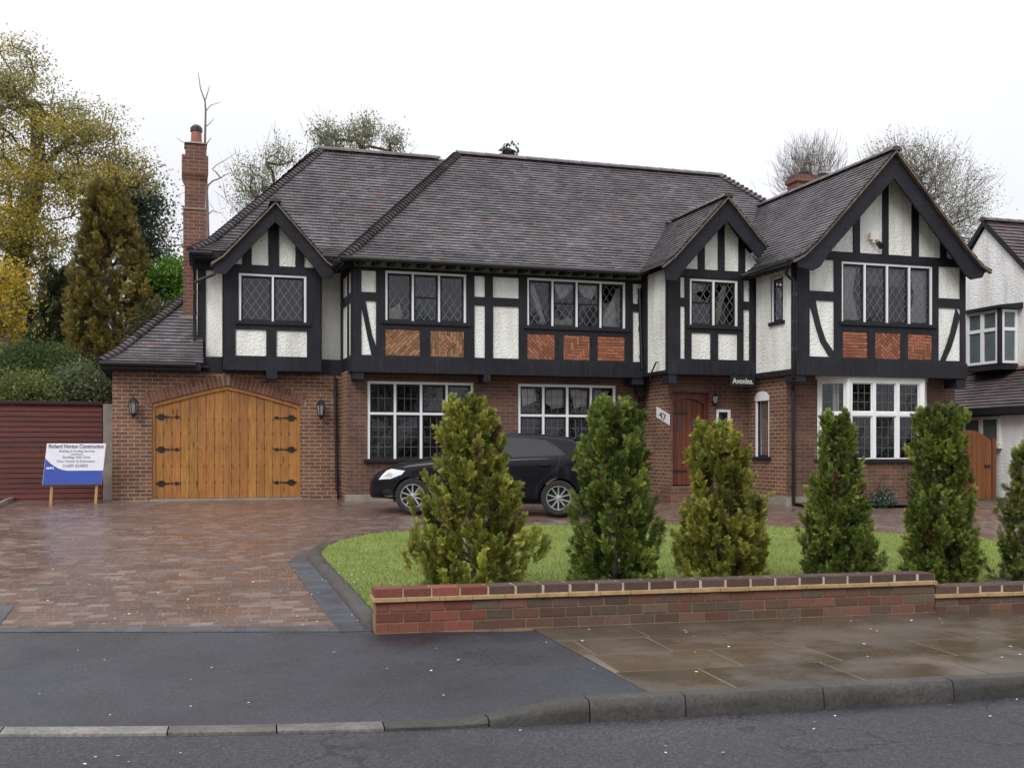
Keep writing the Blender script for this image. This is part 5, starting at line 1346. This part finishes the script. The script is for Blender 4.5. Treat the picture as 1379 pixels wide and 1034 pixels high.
con(1268, [(546, 1238, 1300), (565, 1230, 1304), (600, 1230, 1302), (650, 1228, 1304), (700, 1222, 1310), (750, 1218, 1318), (792, 1225, 1312)], 9.6, 'tall flat-topped dark green column conifer at the step in the garden wall', 15, IN, (.085, .125, .028), (.29, .31, .06), nplume=500, brown=.02)
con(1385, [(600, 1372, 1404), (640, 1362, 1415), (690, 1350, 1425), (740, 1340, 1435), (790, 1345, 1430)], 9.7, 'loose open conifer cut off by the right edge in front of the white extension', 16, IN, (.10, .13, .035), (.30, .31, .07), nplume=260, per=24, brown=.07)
for bx_, by_, bz_ in CP:
    mb = MB(); rr = [random.uniform(.30, .46) for _ in range(14)]
    mb.face([(bx_+rr[k]*cos(2*pi*k/14), by_+rr[k]*sin(2*pi*k/14), zg(bx_+rr[k]*cos(2*pi*k/14), by_+rr[k]*sin(2*pi*k/14))+.052) for k in range(14)])
    struct(mb.build('planting_bed', M['soil'], weld=False))
# small blue flowering shrub under the bay
sp_ = PX(1188, 690, 17.9); T = thing('flowering_shrub', 'small round shrub with pale blue flowers under the bay window', 'shrub', (sp_.x, 17.9, .5))
rnd = random.Random(4); pts = [V((sp_.x+rnd.gauss(0, .12), 17.9+rnd.gauss(0, .1), .52+abs(rnd.gauss(0, .14)))) for _ in range(60)]
leaves('foliage', pts, .06, 26, .06, [(.05, .09, .04), (.07, .11, .07), (.04, .07, .035)], T, 3, asp=.3)
leaves('flowers', pts[:30], .09, 5, .035, [(.30, .36, .55), (.4, .45, .6)], T, 4, asp=.9)
mb = MB()
for p in pts[:14]: mb.tube([(sp_.x, 17.9, .48), p], [.008, .003], 4)
mb.build('stems', M['bark'], T, uvs=False)
# dark climbing shrub right of the bay
sp_ = PX(1222, 660, 18.4); T = thing('wall_shrub', 'dark leafy shrub at the right corner of the bay below its sill', 'shrub', (sp_.x, 18.4, .5))
pts = [V((sp_.x+rnd.gauss(0, .13), 18.35+rnd.gauss(0, .08), .5+rnd.random()*1.0)) for _ in range(70)]
leaves('foliage', pts, .06, 18, .05, [(.04, .055, .02), (.06, .07, .03), (.08, .06, .03)], T, 5)
mb = MB()
for p in pts[:16]: mb.tube([(sp_.x, 18.4, .48), p], [.01, .003], 4)
mb.build('stems', M['bark'], T, uvs=False)

# ------------------------------------------------------------------ trees and hedges beyond
YG = [(.44, .34, .055), (.52, .38, .055), (.32, .29, .06), (.38, .32, .07)]
bigtree('oak_tree', 'tall spreading tree with young yellow-green leaves at the left edge of the photo', [(14, 430), (22, 350), (36, 290), (52, 220), (48, 140)], 34,
        [(15, 115, 58, 66, 90), (105, 178, 58, 50, 90), (-20, 190, 70, 90, 50), (60, 235, 85, 60, 110), (150, 235, 42, 36, 40), (-20, 330, 70, 90, 70), (45, 330, 55, 50, 40), (-60, 120, 70, 90, 40), (185, 235, 22, 30, 16)], 74, .088, [(.40, .36, .14), (.30, .29, .14), (.34, .31, .13), (.45, .38, .10), (.27, .27, .15)], (.30, .30, .13), r0=.36, seed=3, rtip=.012,
        yel=([(-10, 270, 60, 60, 30), (35, 300, 60, 40, 30), (95, 250, 70, 40, 30), (40, 200, 60, 50, 16), (10, 360, 60, 50, 26)], (.36, .36, .13), 90, YG))
bigtree('golden_shrub', 'low tree with bright golden yellow leaves at the far left above the hedge', [(-40, 470)], 28, [(-15, 420, 42, 50, 46), (-5, 375, 38, 28, 18)], 70, .10, [(.50, .36, .04), (.58, .42, .05), (.38, .30, .045)], (.28, .28, .12), r0=.12, seed=8)
bigtree('dark_tree', 'dark green thin tree between the cypress and the chimney', [(185, 380), (180, 260)], 37, [(180, 265, 26, 45, 60), (192, 320, 24, 45, 60), (205, 275, 20, 20, 22), (215, 355, 20, 30, 26)], 55, .11, [(.06, .085, .06), (.08, .105, .075), (.11, .125, .09)], (.36, .36, .15), r0=.2, seed=9)
bigtree('green_tree', 'bright fresh green tree between the cypress and the chimney base', [(232, 430)], 31, [(228, 375, 24, 22, 46), (238, 405, 20, 26, 26)], 60, .13, [(.12, .24, .03), (.16, .30, .04), (.09, .17, .03)], .17, r0=.1, seed=10)
bigtree('olive_tree', 'dull olive bush just above the slope of the garage roof', [(225, 480)], 29, [(222, 435, 26, 28, 40), (200, 460, 26, 24, 26)], 50, .13, [(.07, .08, .03), (.10, .085, .035), (.055, .07, .03)], .2, r0=.1, seed=12)
def cyp(px, Y, pts, label, seed, inner, mid, tip, **kw):
    a = (px-CX)/FPX; dep = Y/(cos(TH)-a*sin(TH)); base = PX(px, 500, Y); base.z = .55; ytop = pts[0][0]; h = CZ+(HY-ytop)/FPX*dep-.55; yb = HY+(CZ-.55)*FPX/dep; prof, off = [], []
    for y, l, r in pts:
        f = (yb-y)/(yb-ytop); prof.append((f, (r-l)/2/FPX*dep/h)); off.append((f, ((l+r)/2-px)/FPX*dep/h))
    prof.sort(); off.sort(); prof = [(0, prof[0][1])]+prof; off = [(0, off[0][1])]+off
    return conifer('cypress_tree', label, tuple(base), h, prof, off, inner, mid, tip, seed=seed, **kw)
cyp(150, 31, [(232, 138, 146), (265, 122, 164), (300, 110, 178), (340, 100, 190), (390, 96, 208), (440, 92, 222), (500, 90, 228)], 'tall golden brown cypress left of the garage roof', 21, (.04, .032, .012), (.14, .115, .035), (.32, .255, .06), nplume=1300, per=18, sp=(.15, .26), plen=.5, brown=.0, wob=.10)
cyp(90, 33, [(360, 80, 100), (400, 62, 120), (450, 50, 135), (520, 40, 145)], 'dark green conifer mass at the left of the golden cypress', 22, (.02, .028, .014), (.05, .065, .028), (.11, .115, .045), nplume=220, per=14, sp=(.3, .5), plen=.9, brown=.0, wob=.12)
cyp(20, 36, [(385, 10, 30), (420, -10, 50), (460, -25, 65), (520, -35, 75)], 'dark bushy conifer behind the clipped hedge', 23, (.02, .028, .014), (.055, .07, .028), (.10, .12, .045), nplume=200, per=14, sp=(.3, .5), plen=.9, brown=.0, wob=.12)
def shrub(name, label, ells, Y, n, per, size, cols, spread, seed, cat='shrub', surf=.25):
    rnd = random.Random(seed); c0 = PX(ells[0][0], 560, Y); T = thing(name, label, cat, (c0.x, Y, .55)); pts = []
    for e in ells: pts += pxel(*e[:4], Y, n, rnd, surf)
    leaves('foliage', pts, spread, per, size, cols, T, seed)
    mb = MB()
    for p in pts[::max(1, len(pts)//24)]: mb.tube([(c0.x, Y, .5), ((c0.x+p.x)/2, Y, (.5+p.z)/2+.2), p], [.05, .03, .01], 5)
    mb.build('stems', M['bark'], T, uvs=False); return T
shrub('clipped_hedge', 'rounded clipped dark green hedge rising above the red fence', [(58, 508, 58, 44), (30, 512, 50, 40)], 27, 230, 30, .085, [(.075, .115, .035), (.095, .135, .04), (.06, .095, .03)], .13, 31, 'hedge', .12)
shrub('garden_shrub', 'loose grey-green shrub between the hedge and the garage wall', [(120, 528, 32, 36), (95, 530, 30, 30)], 24.5, 150, 30, .075, [(.15, .18, .09), (.11, .14, .065), (.19, .20, .11)], .12, 32)
shrub('garden_shrub', 'low yellow-green shrub just behind the left end of the red fence', [(20, 530, 45, 26), (55, 532, 30, 24)], 24.2, 150, 30, .075, [(.18, .21, .07), (.13, .17, .055), (.22, .23, .07)], .11, 33)
GR = [(.30, .32, .20), (.25, .27, .17), (.34, .33, .20)]  # leaf tones raised to paint in backlit haze
bigtree('background_tree', 'leafy tree top showing above the left end of the house ridge', [(480, 300), (482, 215)], 38, [(440, 185, 22, 22, 34), (488, 178, 22, 22, 40), (530, 192, 16, 12, 18), (460, 200, 30, 14, 20)], 44, .09, GR, .2, r0=.14, seed=14, rtip=.009, twigs=3)
bigtree('background_tree', 'thin airy tree above the sloping left hip of the roof', [(345, 330), (350, 270)], 37, [(375, 215, 30, 20, 26), (345, 245, 32, 32, 44), (330, 275, 24, 20, 18)], 34, .085, GR, .22, r0=.10, seed=15, rtip=.009, twigs=4)
bigtree('background_tree', 'tiny tuft of leaves peeping over the middle of the ridge', [(683, 230)], 40, [(682, 205, 13, 5, 10)], 14, .18, [(.06, .06, .05)], .12, r0=.08, seed=16)
bigtree('bare_tree', 'bare fine-twigged tree behind the short chimney', [(1092, 300), (1093, 240)], 46, [(1092, 225, 42, 34, 190), (1070, 240, 30, 20, 50)], 0, .1, GR, .2, r0=.10, seed=17, rtip=.008, step=.6, twigs=9)
bigtree('background_tree', 'large airy tree just coming into leaf behind the right gable', [(1240, 360), (1245, 300), (1240, 250)], 40, [(1215, 225, 50, 36, 120), (1275, 265, 62, 50, 170), (1250, 230, 55, 40, 60), (1300, 300, 36, 40, 60)], 24, .085, [(.32, .31, .23), (.28, .27, .2), (.26, .28, .16)], .36, r0=.18, seed=18, rtip=.009, step=.6, twigs=7)  # leaf colours include painted haze from the bright sky behind
DT = thing('dead_tree', 'bare dead tree rising behind the tall chimney', 'tree', (PX(280, 400, 27).x, 27, .55)); mb = MB()
def twig(pts, r0, r1): 
    p = [PX(a, b, 27) for a, b in pts]; n = len(p); mb.tube(p, [(r0+(r1-r0)*i/(n-1))*.62 for i in range(n)], 6)
b = PX(276, 420, 27); mb.tube([(b.x, 27, .5), b, PX(280, 330, 27)], [.16, .12, .08], 8)
twig([(280, 330), (279, 280), (277, 230), (276, 190), (277, 150), (276, 136), (270, 120), (267, 98)], .08, .012)
twig([(277, 134), (280, 124), (282, 116)], .025, .01); twig([(277, 150), (284, 142), (297, 138)], .02, .008); twig([(276, 172), (284, 165), (288, 160)], .02, .008); twig([(277, 196), (281, 190), (285, 186)], .025, .01)
twig([(278, 262), (280, 250), (286, 244), (297, 240), (302, 236), (312, 233)], .045, .01); twig([(297, 240), (291, 232), (286, 228), (292, 222), (303, 216), (318, 206)], .03, .008); twig([(318, 206), (316, 200)], .01, .006); twig([(279, 290), (286, 284), (300, 288)], .03, .008)
twig([(278, 205), (262, 200), (250, 194), (238, 186)], .025, .007); twig([(278, 262), (255, 258), (240, 262)], .02, .006)
twig([(279, 345), (262, 332), (246, 330), (228, 331), (218, 324), (213, 310)], .05, .01); twig([(246, 330), (243, 318), (236, 312)], .02, .007); twig([(228, 331), (222, 312), (222, 296), (214, 306)], .02, .006)
mb.build('trunk', M['deadwood'], DT, uvs=False)

# ------------------------------------------------------------------ across the road, seen only as reflections in the panes
rnd = random.Random(77)
for i, (x, y, h_, r_) in enumerate(((-24, -24, 11, 5), (-12, -21, 9, 4), (0, -25, 12, 5.5), (12, -21, 9.5, 4.5), (24, -24, 11, 5), (38, -22, 10, 5))):
    T = thing('street_tree', 'broad leafy tree standing across the road behind the camera', 'tree', (x, y, 0), 'trees across the road'); pts = []
    for _ in range(230):
        d = V((rnd.gauss(0, 1), rnd.gauss(0, 1), rnd.gauss(0, 1))).normalized()*rnd.random()**.4; pts.append(V((x+d.x*r_, y+d.y*r_*.7, h_*.62+d.z*h_*.36)))
    mb = MB(); skeleton(mb, None, [V((x, y, 0)), V((x, y, h_*.2)), V((x+.2, y, h_*.4)), V((x, y, h_*.6))], pts, .26, .03, seed=i); mb.build('trunk', M['bark'], T, uvs=False, weld=False)
    leaves('crown', pts, .42, 26, .30, [(.08, .09, .04), (.10, .10, .045), (.06, .075, .03)], T, 90+i)
T = thing('roadside_hedge', 'long leafy hedge across the road behind the camera', 'hedge', (0, -9, 0))
pts = [V((rnd.uniform(-40, 45), -9+rnd.gauss(0, .3), rnd.uniform(.2, 2.3))) for _ in range(1700)]
leaves('foliage', pts, .2, 12, .22, [(.05, .07, .025), (.07, .085, .03)], T, 99)

# ------------------------------------------------------------------ the dark hatchback
CH_ = (5.24, 18.41); hd = atan2(.3715, -.9285)
CAR = thing('parked_car', 'dark grey hatchback with multi-spoke alloy wheels parked on the drive behind two conifers', 'car', (0, 0, 0))
def tb(tab, x): return float(np.interp(x, [a for a, b in tab], [b for a, b in tab]))
top_ = [(-2.11, .72), (-2.08, .95), (-2.0, 1.10), (-1.86, 1.26), (-1.74, 1.385), (-1.4, 1.445), (-.8, 1.49), (-.2, 1.495), (.15, 1.44), (.5, 1.29), (.95, 1.045), (1.2, .985), (1.6, .90), (1.85, .80), (2.02, .69), (2.11, .55)]
belt_ = [(-2.11, .70), (-2.0, .98), (-1.8, 1.06), (-1.2, 1.04), (0, .98), (.9, .94), (1.3, .90), (1.7, .79), (2.0, .63), (2.11, .50)]
wid_ = [(-2.11, .62), (-2.04, .74), (-1.9, .81), (-1.4, .865), (0, .88), (1.2, .87), (1.6, .84), (1.85, .75), (2.0, .62), (2.11, .40)]
xs = [-2.11, -2.08, -2.0, -1.9, -1.8, -1.65, -1.4, -1.1, -.8, -.4, 0, .35, .65, .95, 1.1, 1.3, 1.5, 1.7, 1.85, 1.96, 2.05, 2.11]
bm = bmesh.new(); grid = []
for x in xs:
    w_ = tb(wid_, x); b_ = tb(belt_, x); t_ = tb(top_, x); zb = .20 if abs(x) < 1.7 else .24
    if t_ < b_+.01: t_ = b_+.01
    gh = t_-b_; e = min(1, max(0, (gh-.12)/.25))          # 0 bonnet, 1 cabin
    wt = w_*(.93-.22*e*min(1, gh/.45)); 
    p = [(0, zb), (w_*.8, zb), (w_*.955, zb+.07), (w_*.985, .38), (w_, .55), (w_*.99, b_-.12 if b_ > .72 else b_-.03), (w_*.965, b_-.005),
         (w_*.93*(e)+w_*.88*(1-e), b_+.02*e+gh*.35*(1-e)), (wt*e+w_*.72*(1-e), b_+gh*(.78*e+.7*(1-e))), ((wt-.09)*e+w_*.5*(1-e), b_+gh*(.96*e+.9*(1-e))), (0, t_)]
    grid.append(p)
rows_ = []
for x, p in zip(xs, grid):
    L = [bm.verts.new((x, y, z)) for y, z in p]; R2 = [bm.verts.new((x, -y, z)) for y, z in p[1:-1]]
    rows_.append(L+R2[::-1])
for a, b in zip(rows_, rows_[1:]):
    n = len(a)
    for k in range(n): bm.faces.new([a[k], a[(k+1) % n], b[(k+1) % n], b[k]])
bm.faces.new(rows_[0]); bm.faces.new(rows_[-1][::-1]); bmesh.ops.recalc_face_normals(bm, faces=bm.faces)
me = bpy.data.meshes.new('body'); bm.to_mesh(me); bm.free(); body = bpy.data.objects.new('body', me); C.objects.link(body); me.materials.append(M['car'])
m_ = body.modifiers.new('s', 'SUBSURF'); m_.levels = 3; m_.render_levels = 3
cutters = []
for wx in (1.22, -1.38):
    bm = bmesh.new(); bmesh.ops.create_cone(bm, cap_ends=True, segments=48, radius1=.355, radius2=.355, depth=3, matrix=Matrix.Translation((wx, 0, .315))@Matrix.Rotation(pi/2, 4, 'X'))
    cme = bpy.data.meshes.new('c'); bm.to_mesh(cme); bm.free(); co = bpy.data.objects.new('c', cme); C.objects.link(co); cutters.append(co)
    m_ = body.modifiers.new('b', 'BOOLEAN'); m_.object = co; m_.operation = 'DIFFERENCE'; m_.solver = 'EXACT'
dg = bpy.context.evaluated_depsgraph_get(); dg.update()
me2 = bpy.data.meshes.new_from_object(body.evaluated_get(dg)); body.modifiers.clear(); body.data = me2; me2.name = 'body'
for co in cutters: bpy.data.objects.remove(co)
for p in me2.polygons: p.use_smooth = True
me2.set_sharp_from_angle(angle=radians(40))
from mathutils.bvhtree import BVHTree
bv = BVHTree.FromPolygons([v.co.copy() for v in me2.vertices], [tuple(p.vertices) for p in me2.polygons])
def proj(o_, d_, off=.005):
    h_ = bv.ray_cast(V(o_), V(d_).normalized())
    return None if h_[0] is None else h_[0]-V(d_).normalized()*off
parts_ = [body]
def overlay(name, poly, mode, mat, off=.005, parent=None, res=.03, thick=0):
    """polygon laid on the body: mode 'L'/'R' side (x,z), 'F' front (y,z), 'B' back (y,z), 'C' front corner"""
    a0, a1 = min(p[0] for p in poly), max(p[0] for p in poly); bm = bmesh.new(); vs = [bm.verts.new((p[0], p[1], 0)) for p in poly]; bm.faces.new(vs)
    for ax, lo, hi in ((0, a0, a1), (1, min(p[1] for p in poly), max(p[1] for p in poly))):
        k = lo+res
        while k < hi:
            bmesh.ops.bisect_plane(bm, geom=bm.verts[:]+bm.edges[:]+bm.faces[:], plane_co=(k, 0, 0) if ax == 0 else (0, k, 0), plane_no=(1, 0, 0) if ax == 0 else (0, 1, 0)); k += res
    bad = []
    for v in bm.verts:
        u, z = v.co.x, v.co.y
        o_, d_ = {'L': ((u, 2, z), (0, -1, 0)), 'R': ((u, -2, z), (0, 1, 0)), 'F': ((3, u, z), (-1, 0, 0)), 'B': ((-3, u, z), (1, 0, 0)), 'C': ((u+1.2, 1.6, z), (-.6, -.8, 0)), 'D': ((u+1.2, -1.6, z), (-.6, .8, 0)), 'T': ((u, z, 3), (0, 0, -1))}[mode]
        h_ = proj(o_, d_, off)
        if h_ is None: bad.append(v)
        else: v.co = h_
    bmesh.ops.delete(bm, geom=bad, context='VERTS')
    me = bpy.data.meshes.new(name); bm.to_mesh(me); bm.free(); o = bpy.data.objects.new(name, me); C.objects.link(o); me.materials.append(mat); o.parent = parent or body
    for p in me.polygons: p.use_smooth = True
    return o
for sd_ in 'LR':
    overlay('side_window', [(.62, 1.03), (.40, 1.19), (.12, 1.33), (-.12, 1.385), (-.20, 1.385), (-.26, 1.03)], sd_, M['car_glass'])
    overlay('side_window', [(-.34, 1.035), (-.28, 1.385), (-.8, 1.375), (-1.12, 1.33), (-1.30, 1.22), (-1.42, 1.10), (-1.38, 1.085)], sd_, M['car_glass'])
    overlay('window_trim', [(.72, 1.01), (.42, 1.22), (.12, 1.36), (-.2, 1.405), (-.8, 1.395), (-1.14, 1.35), (-1.34, 1.23), (-1.50, 1.09), (-1.4, 1.07), (-.3, 1.015)], sd_, M['dark'], .003)
    for ln in ([(.72, .96), (.70, .55), (.62, .28)], [(-.30, 1.0), (-.32, .6), (-.34, .28)], [(-1.40, 1.06), (-1.36, .85), (-1.18, .72), (-1.0, .55), (-.97, .30)]):
        for a, b in zip(ln, ln[1:]): overlay('door_gap', [(a[0]-.006, a[1]), (a[0]+.006, a[1]), (b[0]+.006, b[1]), (b[0]-.006, b[1])], sd_, M['dark'], .003, res=.05)
overlay('windscreen', [(y, z) for y, z in ((-.60, 1.07), (.60, 1.07), (.52, 1.40), (-.52, 1.40))], 'F', M['car_glass'], .006)
overlay('rear_window', [(-.58, 1.10), (.58, 1.10), (.50, 1.36), (-.50, 1.36)], 'B', M['car_glass'], .006)
overlay('grille', [(-.36, .32), (.36, .32), (.42, .44), (-.42, .44)], 'F', M['dark'], .004)
overlay('upper_grille', [(-.22, .58), (.22, .58), (.26, .65), (-.26, .65)], 'F', M['dark'], .004)
for m2 in 'CD':
    hl = overlay('headlight', [(1.30, .60), (1.12, .77), (1.02, .80), (.72, .77), (.78, .70), (1.0, .62)], m2, M['lamp_clear'], .012)
    overlay('lamp_reflector', [(1.16, .66), (1.06, .74), (.96, .71), (.99, .65)], m2, M['alloy'], .016, parent=body)
    overlay('fog_lamp_recess', [(1.22, .30), (1.02, .30), (.92, .40), (1.1, .44), (1.2, .40)], m2, M['dark'], .004)
    overlay('bumper_strip', [(1.2, .285), (.95, .29), (.9, .32), (1.2, .31)], m2, M['alloy'], .006)
for sd_ in (1, -1):
    tl_ = overlay('tail_light', [(-1.88, .86), (-2.02, .84), (-2.02, 1.04), (-1.9, 1.05), (-1.78, 1.0)], 'L' if sd_ > 0 else 'R', M['red_lens'], .006)
    mb = MB(); mb.tube([(.60, sd_*.82, 1.0), (.62, sd_*.93, 1.01), (.62, sd_*1.03, 1.02)], [.05, .10, .075], 10, col=(1, 1, 1)); mb.build('door_mirror', M['car'], body, smooth='all', local=True)
    for hx in (-.15, -1.12):
        h_ = proj((hx, 2*sd_, .90), (0, -sd_, 0), .025)
        if h_: mb = MB(); mb.tube([(hx-.09, h_.y-sd_*.02, h_.z), (hx-.07, h_.y, h_.z), (hx+.07, h_.y, h_.z), (hx+.09, h_.y-sd_*.02, h_.z)], .013, 6); mb.build('door_handle', M['car'], body, smooth='all', local=True)
mb = MB(); mb.hexa([(-1.66, -.55, 1.40), (-1.66, .55, 1.40), (-1.93, .5, 1.335), (-1.93, -.5, 1.335)], [(-1.66, -.55, 1.435), (-1.66, .55, 1.435), (-1.95, .5, 1.365), (-1.95, -.5, 1.365)]); mb.build('spoiler', M['car'], body, bevel=.01, local=True)
wm = MB(); ra = .315
def lathe(mb, prof, cx, cy, cz, n=40, col=(1, 1, 1)):
    R_ = []
    for k in range(n): a = 2*pi*k/n; R_.append([(cx+r*cos(a), cy+y, cz+r*sin(a)) for y, r in prof])
    for k in range(n):
        A, B_2 = R_[k], R_[(k+1) % n]
        for j in range(len(prof)-1): mb.face([A[j], A[j+1], B_2[j+1], B_2[j]], col)
WHEELS = []
for wx in (1.22, -1.38):
    for s_ in (1, -1):
        W_ = bpy.data.objects.new('wheel', None); C.objects.link(W_); W_.parent = CAR; W_.location = (wx, s_*.77, .315)
        mb = MB(); lathe(mb, [(-.1*s_, .20), (-.1*s_, .29), (-.07*s_, .315), (.07*s_, .315), (.095*s_, .29), (.09*s_, .225), (.07*s_, .212)], 0, 0, 0); mb.build('tyre', M['rubber'], W_, smooth=True, local=True)
        mb = MB(); lathe(mb, [(.072*s_, .214), (.085*s_, .218), (.085*s_, .205), (.06*s_, .195), (-.05*s_, .19)], 0, 0, 0)
        for k in range(5):
            for q in (-.30, .30):
                a = 2*pi*k/5+q; ca, sa2 = cos(a), sin(a); b_ = 2*pi*k/5+q*.75; cb2, sb2 = cos(b_), sin(b_)
                mb.hexa([(cb2*.05-sb2*.018, .04*s_, sb2*.05+cb2*.018), (cb2*.05+sb2*.018, .04*s_, sb2*.05-cb2*.018), (ca*.205+sa2*.014, .055*s_, sa2*.205-ca*.014), (ca*.205-sa2*.014, .055*s_, sa2*.205+ca*.014)],
                        [(cb2*.05-sb2*.014, .07*s_, sb2*.05+cb2*.014), (cb2*.05+sb2*.014, .07*s_, sb2*.05-cb2*.014), (ca*.205+sa2*.010, .078*s_, sa2*.205-ca*.010), (ca*.205-sa2*.010, .078*s_, sa2*.205+ca*.010)])
        lathe(mb, [(.03*s_, .055), (.075*s_, .05), (.08*s_, .02), (.08*s_, .001)], 0, 0, 0, 20); mb.build('rim', M['alloy'], W_, smooth=True, local=True)
        mb = MB(); lathe(mb, [(.0, .19), (.0, .001)], 0, 0, 0, 24); mb.build('brake_disc', M['dark'], W_, local=True)
body.parent = CAR
bb_ = MB(); bb_.box(-1.7, 1.6, -.68, .68, .19, .5); bb_.build('underbody', M['dark'], CAR, local=True)
CAR.location = (CH_[0], CH_[1], zg(*CH_)+.0); CAR.rotation_euler = (0, 0, hd)
gx_ = zg(CH_[0]+.01*cos(hd), CH_[1]+.01*sin(hd))-zg(*CH_); CAR.rotation_euler = (0, -atan(gx_/.01), hd); CAR.scale = (.96, .96, .945)
# ------------------------------------------------------------------ fallen petals and grass
mb = MB(); rnd = random.Random(2)
def petal(x, y, z, s_):
    a = rnd.uniform(0, 6.28); tz = rnd.uniform(.1, .5)
    mb.face([(x+s_*cos(a+q), y+s_*sin(a+q), z+.003+tz*s_*.4*(1+cos(q))) for q in (0, 1.3, 2.4, 3.6, 4.9)])
for i in range(20):
    t_ = rnd.uniform(-2, 5); s_ = rnd.uniform(5.2, 6.0); petal(*XY(s_, t_), .006, rnd.uniform(.006, .012))
for i in range(20):
    t_ = rnd.uniform(-1.5, 3); s_ = rnd.uniform(6.6, 8.4); sm_ = seam(s_); k = (s_-ks(t_))/(8.6-ks(t_)); petal(*XY(s_, t_), kh(t_)+(.14-kh(t_))*k+.006, rnd.uniform(.006, .013))
for i in range(26):
    t_ = rnd.uniform(3, 7); s_ = rnd.uniform(6.4, 8.4); petal(*XY(s_, t_), slab_z(s_, t_)+.008, rnd.uniform(.006, .012))
for i in range(60):
    p = G(rnd.uniform(60, 460), rnd.uniform(760, 848)); petal(p.x, p.y, p.z+.004, rnd.uniform(.006, .013))
for i in range(40):
    f = rnd.random(); p = G(425+75*f+rnd.uniform(-14, 4), 755+90*f); petal(p.x, p.y, p.z+.01, rnd.uniform(.005, .01))
for i in range(90):
    p = G(rnd.uniform(450, 560), rnd.uniform(745, 800)); petal(p.x, p.y, p.z+.06, rnd.uniform(.006, .012))
stuff(mb.build('fallen_petals', M['petal'], uvs=False, weld=False), 'small white fallen petals scattered over road, drive and lawn edge', 'petals')
# grass blades over the lawn
poly = [(p.x, p.y) for p in lawn_pts]
def inside(x, y):
    c_ = False; j = len(poly)-1
    for i in range(len(poly)):
        (xi, yi), (xj, yj) = poly[i], poly[j]
        if (yi > y) != (yj > y) and x < (xj-xi)*(y-yi)/(yj-yi)+xi: c_ = not c_
        j = i
    return c_
np.random.seed(4); rnd = random.Random(6); pb = []
while len(pb) < 46000:
    s_ = 8.7+(rnd.random()**1.6)*10; t_ = rnd.uniform(-1.5, 11); x, y = XY(s_, t_)
    if inside(x, y) and all((x-q[0])**2+(y-q[1])**2 > .1+.06*rnd.random() for q in CP): pb.append((x, y, zg(x, y)+.04))
pb = np.array(pb); n = len(pb); a = np.random.uniform(0, 6.28, n); hgt = np.random.uniform(.02, .05, n); w_ = np.random.uniform(.002, .004, n)*1.5
dx, dy = np.cos(a)*w_, np.sin(a)*w_; lx, ly = np.random.normal(0, .012, n), np.random.normal(0, .012, n)
v = np.zeros((n, 4, 3)); v[:, 0] = pb+np.stack([dx, dy, 0*dx], 1); v[:, 1] = pb-np.stack([dx, dy, 0*dx], 1); v[:, 2] = pb+np.stack([lx-dx*.3, ly-dy*.3, hgt], 1); v[:, 3] = pb+np.stack([lx+dx*.3, ly+dy*.3, hgt], 1)
pal = np.array([(.21, .29, .05), (.27, .34, .065), (.36, .36, .12), (.16, .23, .04)])[np.random.randint(0, 4, n)]*np.random.normal(1, .15, (n, 1))
stuff(np_mesh('grass', v.reshape(-1, 3), np.arange(n*4).reshape(-1, 4), np.clip(pal, .02, 1), M['leaf'], None), 'short mown green grass blades of the front lawn', 'grass')
